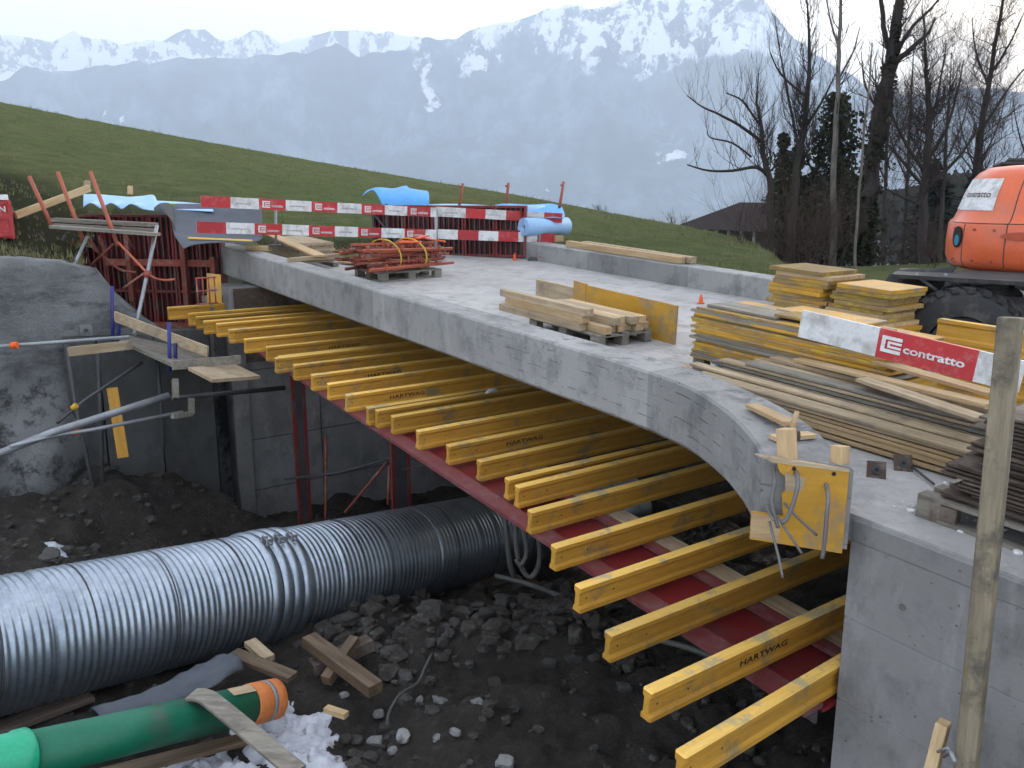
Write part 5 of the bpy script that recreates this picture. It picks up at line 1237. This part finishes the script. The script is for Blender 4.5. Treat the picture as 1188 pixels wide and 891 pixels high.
# handhold on the rear face: flat ellipse, recess shade put into its colour
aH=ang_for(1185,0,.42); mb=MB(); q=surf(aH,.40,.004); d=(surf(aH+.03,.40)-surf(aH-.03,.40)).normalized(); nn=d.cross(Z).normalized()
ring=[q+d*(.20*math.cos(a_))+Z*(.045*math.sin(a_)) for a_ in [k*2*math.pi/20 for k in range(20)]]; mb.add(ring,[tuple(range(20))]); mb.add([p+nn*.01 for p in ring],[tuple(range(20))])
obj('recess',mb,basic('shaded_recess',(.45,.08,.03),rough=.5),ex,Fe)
# house body above and ahead, dark rail on top
mb=MB(); mb.box((.35,1.3,.62),(2.0,2.4,1.05)); obj('engine_cover',mb,M['orange_paint'],ex,Fe,bev=.05)
mb=MB(); mb.tube([(-.85,.1,1.17),(-.8,.1,1.24),(.8,.1,1.24),(.85,.1,1.17)],.022,8); obj('hand_rail',mb,M['black'],ex,Fe)
mb=MB(); mb.box((-.3,.4,1.19),(1.2,.9,.05)); obj('engine_hood',mb,M['black'],ex,Fe,bev=.02)
cabm=MB(); cabm.box((.75,2.6,1.1),(1.0,1.4,1.7)); obj('cab',cabm,M['window_glass'],ex,Fe,bev=.08)
# undercarriage: slewing ring, chassis, axle, wheels, blade
Fu=Matrix.Translation(Vector((ctr.x,ctr.y,dz(4.6))))@Matrix.Rotation(yaw+math.radians(14),4,'Z')
mb=MB(); mb.tube([(0,.3,.78),(0,.3,1.06)],.55,24); obj('slew_ring',mb,M['dark_steel'],ex,Fu)
mb=MB(); mb.box((0,.3,.78),(1.0,3.0,.32)); mb.box((-.55,-.05,.95),(1.6,.5,.05)); obj('chassis',mb,M['dark_steel'],ex,Fu,bev=.03)
def wheel(c,F,r=.58,w_=.38):
    mb=MB(); prof=[(-w_/2,.55*r),(-w_/2,.86*r),(-w_*.42,.95*r),(-w_*.25,.985*r),(w_*.25,.985*r),(w_*.42,.95*r),(w_/2,.86*r),(w_/2,.55*r)]
    n_=48; mb.sweep([[(x,rr*math.cos(2*math.pi*k/n_),rr*math.sin(2*math.pi*k/n_)) for k in range(n_)] for x,rr in prof],cap=False,sm=True)
    for k in range(26):
        a_=2*math.pi*k/26
        for sgn in (-1,1):
            A_=a_+(0 if sgn>0 else math.pi/26); mb.box((sgn*w_*.26,(r-.012)*math.cos(A_),(r-.012)*math.sin(A_)),(w_*.5,.07,.05),Matrix.Rotation(A_,3,'X')@Matrix.Rotation(math.radians(90)+.0,3,'X')@Matrix.Rotation(sgn*.35,3,'Z') if 0 else Matrix.Rotation(A_+math.pi/2,3,'X')@Matrix.Rotation(sgn*.4,3,'Z'))
    T=F@Matrix.Translation(c); ty=obj('wheel',mb,M['black'],ex,T)
    mb=MB(); lathe(mb,[(-w_*.3,.54*r),(-w_*.35,.5*r),(-w_*.1,.42*r),(-w_*.1,.2*r),(-w_*.4,.17*r),(-w_*.42,.05*r)],24); obj('rim',mb,M['dark_steel'],ty,T)
# wheel centre from the photograph
wc=P(1116,402,8.75)
Fw=Matrix.Translation(wc)@Matrix.Rotation(math.radians(34),4,'Z')@Matrix.Rotation(math.radians(90),4,'Z')
Fw=frame(wc,Vector((.50,.86,0)))
wheel((0,0,0),Fw,.60,.42); 
for cxy in ((0,-1.9,0),): pass
wheel((1.75,0,0),Fw,.60,.42); wheel((.0,-2.5,0),Fw,.60,.42); wheel((1.75,-2.5,0),Fw,.60,.42)
mb=MB(); mb.box((.9,0,0),(1.9,.16,.16)); mb.box((.9,-2.5,0),(1.9,.16,.16)); mb.box((.9,-1.2,.25),(.8,3.2,.3)); obj('axle',mb,M['dark_steel'],ex,Fw,bev=.02)
for (an0,an1,z0,z1) in ((190,350,.53,.53),(212,212,.02,.52),(243,243,.05,1.08),(300,300,.05,1.08)):
    mb=MB(); pts=[surf(math.radians(an0+(an1-an0)*k/40),z0+(z1-z0)*k/40,.001) for k in range(41)]; mb.tube(pts,.0055,4); obj('panel_gap',mb,M['dark_steel'],cwt,Fe)
for an0 in (200,222,236,262,280,318): 
    for z0 in (.12,.46):
        mb=MB(); q=surf(math.radians(an0),z0,0); q2=surf(math.radians(an0),z0,.012); mb.tube([q,q2],.016,6); obj('bolt',mb,M['orange_steel'],cwt,Fe)
# mudguard and dozer blade on the stack side
mb=MB(); a=P(1040,314,9.3); b=P(1188,322,8.6)
slab4(mb,[P(1034,318,9.0),P(1190,327,8.2),P(1200,316,9.4),P(1046,311,10.0)],.04); obj('mudguard',mb,M['black'],ex)
mb=MB(); vs=[]
for j in range(9):
    t_=j/8
    for i in range(2):
        px=(1036,1108)[i]; q=P(px,(316,312)[i],(9.55,9.3)[i]); q=q+Z*(-.78*t_)+Vector((-.25*math.sin(t_*2.6),-.1*math.sin(t_*2.6),0)); vs.append(q)
mb.add(vs,[(2*j,2*j+1,2*j+3,2*j+2) for j in range(8)],0,True); o=obj('dozer_blade',mb,M['black'],ex); s=o.modifiers.new('thick','SOLIDIFY'); s.thickness=.05
for (a,b) in (((1062,318,9.0),(1088,338,8.9)),((1095,318,8.9),(1112,334,8.85))):
    mb=MB(); mb.tube([P(*a),P(*b)],.018,6); obj('strut',mb,M['steel'],ex)
# ------------------------------------------------------------------ house beyond the meadow
hs=thing('house','low farmhouse with a dark brown hipped roof half hidden behind the meadow crest','house',P(850,275,70))
a=P(797,264,66); b=P(905,274,58); xd=Vector((b.x-a.x,b.y-a.y,0)); Lh=xd.length; F=frame(Vector((a.x,a.y,a.z)),xd)
def wbox(c,d,m,nm,p=None,Fx=None): 
    mb=MB(); mb.box(c,d); return obj(nm,mb,M[m],p or hs,Fx or F)
M['roof']=basic('roof_tiles',(.035,.025,.024),(.024,.018,.018),rough=.9,stretch=(1,1,6),scale=4,spec=.1); M['house_wall']=basic('dark_timber_wall',(.06,.05,.045),(.045,.04,.035)); M['plaster']=basic('plaster',(.35,.35,.36),(.3,.3,.3))
wbox((Lh/2,3,-1.6),(Lh-.6,6,3.2),'house_wall','wall')
mb=MB(); o_=.8; h=1.9
vs=[(-o_,-o_,0),(Lh+o_,-o_,0),(Lh+o_,6+o_,0),(-o_,6+o_,0),(2.4,3,h),(Lh+o_,3,h)]
mb.add(vs,[(0,1,5,4),(2,3,4,5),(3,0,4),(1,2,5),(3,2,1,0)]); rf=obj('roof',mb,M['roof'],hs,F)
for k in range(6): wbox((1.2+k*1.25,-.35,-.9),(.16,.16,1.8),'plaster','post')
for k in range(5): wbox((1.8+k*1.25,-.03,-1.0),(.8,.05,1.0),'window_glass','window')
h2=thing('house','pale building with a big dark roof glimpsed between the bare trees','house',P(1090,250,60)); 
a=P(1024,266,95); F2=frame(a,Vector((1,.15,0)))
mb=MB(); mb.box((5.5,3,-1.5),(11,6,3)); obj('wall',mb,M['plaster'],h2,F2)
mb=MB(); mb.add([(-1,-1,0),(12,-1,0),(12,7,0),(-1,7,0),(-1,3,3),(12,3,3)],[(0,1,5,4),(2,3,4,5),(3,0,4),(1,2,5),(3,2,1,0)]); obj('roof',mb,M['roof'],h2,F2)
for k in range(4):
    mb=MB(); mb.box((1.5+k*2.6,-.03,-1.3),(1.2,.05,1.1)); obj('window',mb,M['window_glass'],h2,F2)
# ------------------------------------------------------------------ trees
M['bark']=basic('bark',(.055,.046,.042),(.035,.03,.028),rough=.95,stretch=(3,3,1),scale=2,spec=.1,v=.1)
M['bark_pale']=basic('bark_pale',(.16,.145,.13),(.09,.08,.075),rough=.95,stretch=(3,3,1),scale=2,spec=.1,v=.1)
M['twig']=basic('twig',(.06,.046,.042),(.04,.032,.03),rough=.95,bmp=0,spec=.05,v=.1)
M['twig_brown']=basic('twig_brown',(.085,.06,.05),(.06,.042,.036),rough=.95,bmp=0,spec=.05,v=.1)
M['ivy']=basic('ivy_leaf',(.030,.038,.018),(.018,.022,.012),rough=.75,scale=6,bmp=0,spec=.1,v=.1)
M['needle']=basic('needles',(.020,.030,.024),(.013,.02,.017),rough=.9,scale=3,bmp=0,spec=.05,v=.15)
rt=random.Random(11)
def twigs(mb,p,d,L,r,depth,up=.25,spread=.6,n=3):
    """grow a crooked shoot and its side shoots"""
    pts=[p]; q=p.copy(); dd=d.normalized(); seg=4 if depth>1 else 3
    for k in range(seg):
        dd=(dd+Vector((rt.uniform(-1,1),rt.uniform(-1,1),rt.uniform(-1,1)))*.30+Z*up*.17).normalized(); q=q+dd*(L/seg); pts.append(q)
    mb.tube(pts,[r*(1-.75*k/seg) for k in range(seg+1)],5 if r>.03 else 3,cap=False)
    if depth<=0: return
    for k in range(n):
        t=rt.uniform(.25,.98); i=min(seg-1,int(t*seg)); pp=pts[i].lerp(pts[i+1],t*seg-i)
        ax_=Vector((rt.uniform(-1,1),rt.uniform(-1,1),rt.uniform(-.4,1))); nd=(dd*(1-spread)+ax_.normalized()*spread+Z*up).normalized()
        twigs(mb,pp,nd,L*rt.uniform(.5,.75),r*rt.uniform(.4,.55),depth-1,up,spread,n)
def tree(label,limbs,mat='bark',tmat='twig',depth=2,n=3,dens=7,L=1.4,up=.5,spread=.6,group='bare trees beyond the deck',ivy=None,name='bare_tree',depthj=.8,tr=None,start=.25):
    z0=limbs[0][0][2]; base=P(*limbs[0][0][:3]); t=thing(name,label,'tree',base,group)
    tm=MB(); cm=MB()
    for li,limb in enumerate(limbs):
        pts=[P(*p[:3]) for p in limb]; rs=[p[3]*.78 for p in limb]; sp=smooth_poly(pts,4); m_=len(sp); rr=[interp([(i*4,rs[i]) for i in range(len(rs))],i) for i in range(m_)]
        sp=[p+Vector((rt.uniform(-1,1),rt.uniform(-1,1),0))*rr[i]*.35 for i,p in enumerate(sp)]
        if li==0: sp=[sp[0]-Z*.8]+sp; rr=[rr[0]*1.25]+rr
        tm.tube(sp,rr,9 if rr[0]>.08 else 6)
        tot=sum((b-a).length for a,b in zip(sp,sp[1:])); nn=int(dens*tot/ (1.0))
        for k in range(nn):
            s_=rt.uniform(start if li==0 else .08,1); i=min(len(sp)-2,int(s_*(len(sp)-1))); p=sp[i].lerp(sp[i+1],s_*(len(sp)-1)-i); td=(sp[i+1]-sp[i]).normalized()
            out=Vector((rt.uniform(-1,1),rt.uniform(-1,1),rt.uniform(-.1,.8))).normalized(); d=(td*.2+out*.95+Z*up*.45).normalized()
            twigs(cm,p,d,L*rt.uniform(.5,1.2)*(1.15-.5*s_),max(.006,rr[i]*.28 if rr[i]<.12 else .03),depth,up,spread,n)
    obj('trunk',tm,M[mat],t); obj('crown',cm,M[tmat],t)
    if ivy:
        im=MB(); 
        for (px0,y0,px1,y1,zc,wd,cnt) in ivy:
            a=P(px0,y0,zc); b=P(px1,y1,zc)
            for k in range(cnt):
                s_=rt.random(); c_=a.lerp(b,s_); an=rt.uniform(0,6.28); w_=wd*(1-.45*s_)*(rt.random()**.5)*(.75+.5*noise.noise(Vector((s_*9,an,3)))); c_=c_+Vector((math.cos(an)*w_,math.sin(an)*w_,rt.uniform(-.1,.1))); s=.05+.06*rt.random()
                x_=Vector((rt.uniform(-1,1),rt.uniform(-1,1),rt.uniform(-.5,.5))).normalized(); y_=x_.cross(Vector((rt.uniform(-1,1),rt.uniform(-1,1),1))).normalized()
                im.add([c_-x_*s,c_-y_*s*.7,c_+x_*s,c_+y_*s*.8],[(0,1,2,3)])
        obj('ivy_leaves',im,M['ivy'],t)
    return t
D=30
tree('bare pollarded tree with long crooked limbs reaching out over the meadow, first of the row',
 [[(897,318,29,.19),(894,260,29,.16),(893,212,29,.14),(886,180,29,.12),(884,150,29,.08),(878,120,29.3,.045),(880,85,29.6,.02)],
  [(892,205,29,.10),(878,194,28.8,.08),(850,198,28.5,.06),(822,198,28.3,.045),(797,191,28.2,.025)],
  [(885,166,29,.08),(862,148,28.7,.065),(835,133,28.4,.05),(815,124,28.3,.035),(797,111,28.2,.02)],
  [(872,182,28.9,.05),(850,166,28.7,.04),(825,160,28.6,.03),(820,152,28.5,.015)],
  [(884,150,29,.06),(862,118,29.2,.045),(842,108,29.1,.02)]],depth=2,n=3,dens=5.5,L=1.3,up=1.1,tmat='twig',start=.4)
tree('slim bare tree with a dense brush of vertical shoots, right behind the pollarded tree',
 [[(915,318,30,.2),(921,240,30,.17),(925,190,30,.15),(935,130,30,.12),(939,70,30.2,.08),(937,10,30.4,.04),(932,-40,30.5,.02)],
  [(928,180,30,.09),(916,120,30.3,.06),(905,60,30.5,.03),(899,20,30.6,.015)],[(932,150,30,.08),(952,120,29.6,.05),(970,85,29.4,.02)],[(932,110,30,.06),(905,85,30,.04),(893,60,30,.02)]],depth=3,n=3,dens=6,L=1.3,up=1.1,start=.3)
tree('thin pale forked tree rising above the frame between the brush tree and the ivy trunk',
 [[(966,315,28,.14),(968,250,28,.13),(968,180,28,.12),(972,110,28,.10),(974,50,28,.08),(976,-10,28,.06),(978,-60,28,.04)],
  [(974,60,28,.06),(964,25,28,.04),(955,-20,28,.025)],[(974,90,28,.05),(990,60,28,.035),(998,30,28,.015)]],mat='bark_pale',depth=1,n=3,dens=3.5,L=1.3,up=.9,start=.35)
tree('thick ivy-clad trunk forking high above the excavator end of the stacks',
 [[(1001,318,27,.30),(1006,250,27,.30),(1010,190,27,.30),(1022,130,27,.27),(1032,80,27,.23),(1040,30,27,.19),(1046,-30,27,.15)],
  [(1034,80,27,.14),(1046,66,26.8,.11),(1064,50,26.6,.09),(1077,38,26.5,.05),(1085,20,26.5,.03)],
  [(1036,70,27,.12),(1026,30,27.2,.10),(1021,-20,27.3,.07)],[(1040,60,27,.10),(1060,30,27,.07),(1080,10,27,.05),(1098,-12,27,.03)],[(1020,130,27,.06),(1004,100,27,.04),(1000,70,27,.02)]],
 depth=2,n=3,dens=3.0,L=1.5,up=.6,ivy=[(1001,310,1012,185,27,.50,2600),(1012,185,1036,62,27,.42,2000),(1036,62,1044,0,27,.27,500)],start=.5)
tree('dark spreading bare tree with many arching limbs beside the orange counterweight',
 [[(1066,318,26,.19),(1070,250,26,.17),(1075,190,26,.15),(1077,130,26,.11),(1074,70,26,.06),(1072,20,26,.03)],
  [(1073,200,26,.09),(1050,165,25.8,.07),(1036,135,25.6,.04),(1030,115,25.6,.02)],[(1076,185,26,.09),(1098,150,25.8,.07),(1110,110,25.6,.045),(1118,70,25.6,.02)],
  [(1070,215,26,.08),(1045,185,25.6,.06),(1028,165,25.5,.03)],[(1074,215,26,.08),(1105,190,25.6,.06),(1135,150,25.4,.04),(1150,110,25.4,.02)],[(1076,160,26,.06),(1090,100,26,.04),(1098,50,26,.02)],[(1072,240,26,.06),(1040,225,25.5,.045),(1020,215,25.4,.02)]],
 depth=3,n=4,dens=6.5,L=1.5,up=.25,start=.3)
tree('tall leaning bare tree rising straight above the orange counterweight',
 [[(1120,318,30,.16),(1128,230,30,.15),(1137,160,30,.13),(1148,90,30,.10),(1160,20,30,.07),(1168,-30,30,.04)],
  [(1140,150,30,.07),(1165,110,29.7,.05),(1188,80,29.6,.03)],[(1146,100,30,.06),(1132,60,30,.04),(1128,20,30,.02)],[(1150,85,30,.06),(1172,50,30,.04),(1190,10,30,.02)]],depth=3,n=4,dens=5,L=1.6,up=.3)
tree('pale thin birch pole standing just before the ivy-clad trunk',
 [[(991,318,24,.055),(994,260,24,.05),(1000,180,24,.045),(1008,100,24,.035),(1012,50,24,.02)]],mat='bark_pale',depth=1,n=2,dens=2,L=.9,up=.9,start=.5)
for k,(x,y,zc,lab) in enumerate(((1098,110,38,'slender bare tree a little behind the spreading tree'),(1030,150,40,'small bare tree in the thicket behind the spreading tree'),(950,170,36,'bare tree crowded behind the thin forked tree'),(1055,90,42,'farthest slender bare tree behind the ivy trunk'),(1140,120,42,'twiggy bare tree filling the gap behind the leaning one'),(1205,60,34,'bare tree past the leaning one'))):
    j=rt.uniform(-6,6)
    tree(lab,[[(x-6+j,316,zc,.13),(x-3,220,zc,.11),(x,max(y,150),zc,.08),(x+4,y-10,zc,.04),(x+6,y-50,zc,.015)],[(x-3,210,zc,.06),(x-22,160,zc,.04),(x-30,115,zc,.015)],[(x-2,190,zc,.06),(x+18,145,zc,.04),(x+28,105,zc,.015)]],depth=3,n=4,dens=3.4,L=1.9,up=.3,tmat='twig_brown' if k%2 else 'twig')
def conifer(label,px,py0,py1,zc,wd,cnt,col=False):
    a=P(px,py0,zc); b=P(px+rt.uniform(-2,2),py1,zc); t=thing('conifer',label,'tree',a,'dark conifers behind the bare trees'); H=(b-a).length
    mb=MB(); mb.tube([a-Z*.5,b],[.14,.02],7); obj('trunk',mb,M['bark'],t)
    im=MB()
    for k in range(cnt):
        s_=rt.random(); an=rt.uniform(0,6.28)
        if col: w_=wd*(1-s_**3*.75)*rt.random()**.6*max(.1,.72+2.1*noise.noise(Vector((s_*9,math.cos(an)*1.7,px+math.sin(an)*1.7)))); droop=.3
        else: tier=(s_*9)%1; w_=wd*(1-s_)**.8*(1.0-.55*tier)*rt.random()**.55*(1+.3*noise.noise(Vector((an*1.5,s_*9,px)))); droop=-.12
        c_=a.lerp(b,s_)+Vector((math.cos(an)*w_,math.sin(an)*w_,rt.uniform(-.05,.05)-w_*.18)); s=.09+.12*rt.random()
        o_=Vector((math.cos(an),math.sin(an),droop+rt.uniform(-.2,.2))).normalized(); sd=Vector((-math.sin(an),math.cos(an),rt.uniform(-.4,.4))).normalized()
        if col:
            o_=Vector((rt.uniform(-1,1),rt.uniform(-1,1),rt.uniform(-1,1))).normalized(); sd=o_.cross(Vector((rt.uniform(-1,1),rt.uniform(-1,1),rt.uniform(-1,1)))).normalized(); s*=.55
            im.add([c_-o_*s,c_-sd*s*.8,c_+o_*s,c_+sd*s*.8],[(0,1,2,3)])
        else: im.add([c_-o_*s,c_-sd*s*.4,c_+o_*s*1.3,c_+sd*s*.4],[(0,1,2,3)])
    obj('crown',im,M['ivy'] if col else M['needle'],t)
conifer('narrow dark columnar conifer between the pollarded and the brush tree',908,320,155,33,.6,4000,True)
conifer('broad dark ivy-smothered tree behind the thin forked tree',972,322,108,33,1.45,9000,True)
conifer('slim dark conifer close beside the brush tree',925,320,168,34,.5,2600,True)
conifer('wide spreading conifer between the ivy trunk and the counterweight',1085,318,185,40,3.0,5200)
conifer('far spruce behind the thicket near the counterweight top',1130,318,205,48,2.8,3800)
# thickets
def bush(label,px,py,zc,wd,hh,n_,mat='twig_brown',name='bush',grp='leafless bushes along the meadow edge'):
    c_=P(px,py,zc); t=thing(name,label,'bush',c_,grp); mb=MB()
    for k in range(n_):
        an=rt.uniform(0,6.28); rr=wd*rt.random()**.7*.6; p=c_+Vector((math.cos(an)*rr,math.sin(an)*rr,-.2)); d=Vector((math.cos(an)*.45,math.sin(an)*.45,1))
        twigs(mb,p,d,hh*rt.uniform(.5,1.05),.018,2,.35,.45,4)
    obj('branches',mb,M[mat],t); return t
bush('brown thicket of bare shoots at the foot of the pollarded tree',900,312,26.5,1.4,2.4,18)
bush('dense brown thicket before the dark columnar conifer',925,314,27,1.6,2.8,24)
bush('tangle of bare shoots below the forked tree',955,315,26,1.4,2.2,18)
bush('low bare bush between the ivy trunk and the spreading tree',1035,316,27,1.5,1.6,14)
bush('low bare bush behind the dozer blade',1090,316,25,1.6,1.5,14)
bush('bare bush behind the counterweight',1150,316,26,2,2.0,14)
bush('tiny leafless bush breaking the meadow skyline before the house',785,262,45,.6,.7,9)
bush('second tiny leafless bush farther along the meadow skyline',700,246,47,.5,.5,8)
# grass tufts on the meadow edge and the bank
mb=MB()
def tuft(p,h,n_):
    for k in range(n_):
        an=rt.uniform(0,6.28); l=Vector((math.cos(an)*rt.uniform(.1,.7),math.sin(an)*rt.uniform(.1,.7),1)).normalized(); s_=Vector((-math.sin(an),math.cos(an),0))*h*.07; q=p+Vector((rt.uniform(-1,1),rt.uniform(-1,1),0))*h*.5
        hh=h*rt.uniform(.5,1.1); mb.add([q-s_,q+s_,q+l*hh],[(0,1,2)])
mv=mo.data.vertices; nr_=len(RN)
for ci,px in enumerate(cols):
    if not -60<px<920: continue
    for k in range(60 if px<110 else 46):
        t_=rt.random()**(2.2 if k%2 else .6)*.999; j=0
        while RN[j+1]<t_: j+=1
        f_=(t_-RN[j])/(RN[j+1]-RN[j]); c2=min(ci+1,len(cols)-1); g_=rt.random()
        a=mv[ci*nr_+j].co.lerp(mv[ci*nr_+j+1].co,f_); b=mv[c2*nr_+j].co.lerp(mv[c2*nr_+j+1].co,f_); p=a.lerp(b,g_)
        tuft(p-Z*.02,rt.uniform(.06,.13)*(1+.6*t_),5)
    if px<120:
        for k in range(9):
            p=mv[ci*nr_].co.lerp(mv[ci*nr_+4].co,rt.random()**2); tuft(p+Vector((rt.uniform(-.1,.1),0,-.03)),rt.uniform(.06,.16),6)
M['tuft']=basic('grass_blades',(.155,.175,.075),(.20,.185,.10),rough=1,bmp=0,spec=0,scale=.8,v=0)
tag(obj('grass_tufts',mb,M['tuft']),kind='stuff')
# distant wooded slope closing the gap between the trunks
mb=MB()
for k in range(15000):
    px=rt.uniform(905,1420); y_=noise.noise(Vector((px*.012,2,0))); zc=rt.uniform(85,150)
    top=212+22*y_; py=rt.uniform(top,305); c_=P(px,py,zc); s=.25+.55*rt.random()
    x_=Vector((rt.uniform(-1,1),rt.uniform(-.3,.3),rt.uniform(-.6,.6))).normalized(); y2=Vector((rt.uniform(-.5,.5),rt.uniform(-.5,.5),1)).normalized()
    mb.add([c_-x_*s,c_-y2*s*.5,c_+x_*s,c_+y2*s*.9],[(0,1,2,3)])
M['far_wood']=basic('far_wood',(.075,.07,.065),(.05,.05,.045),rough=1,bmp=0,spec=0)
tag(obj('distant_woods',mb,M['far_wood']),kind='stuff')
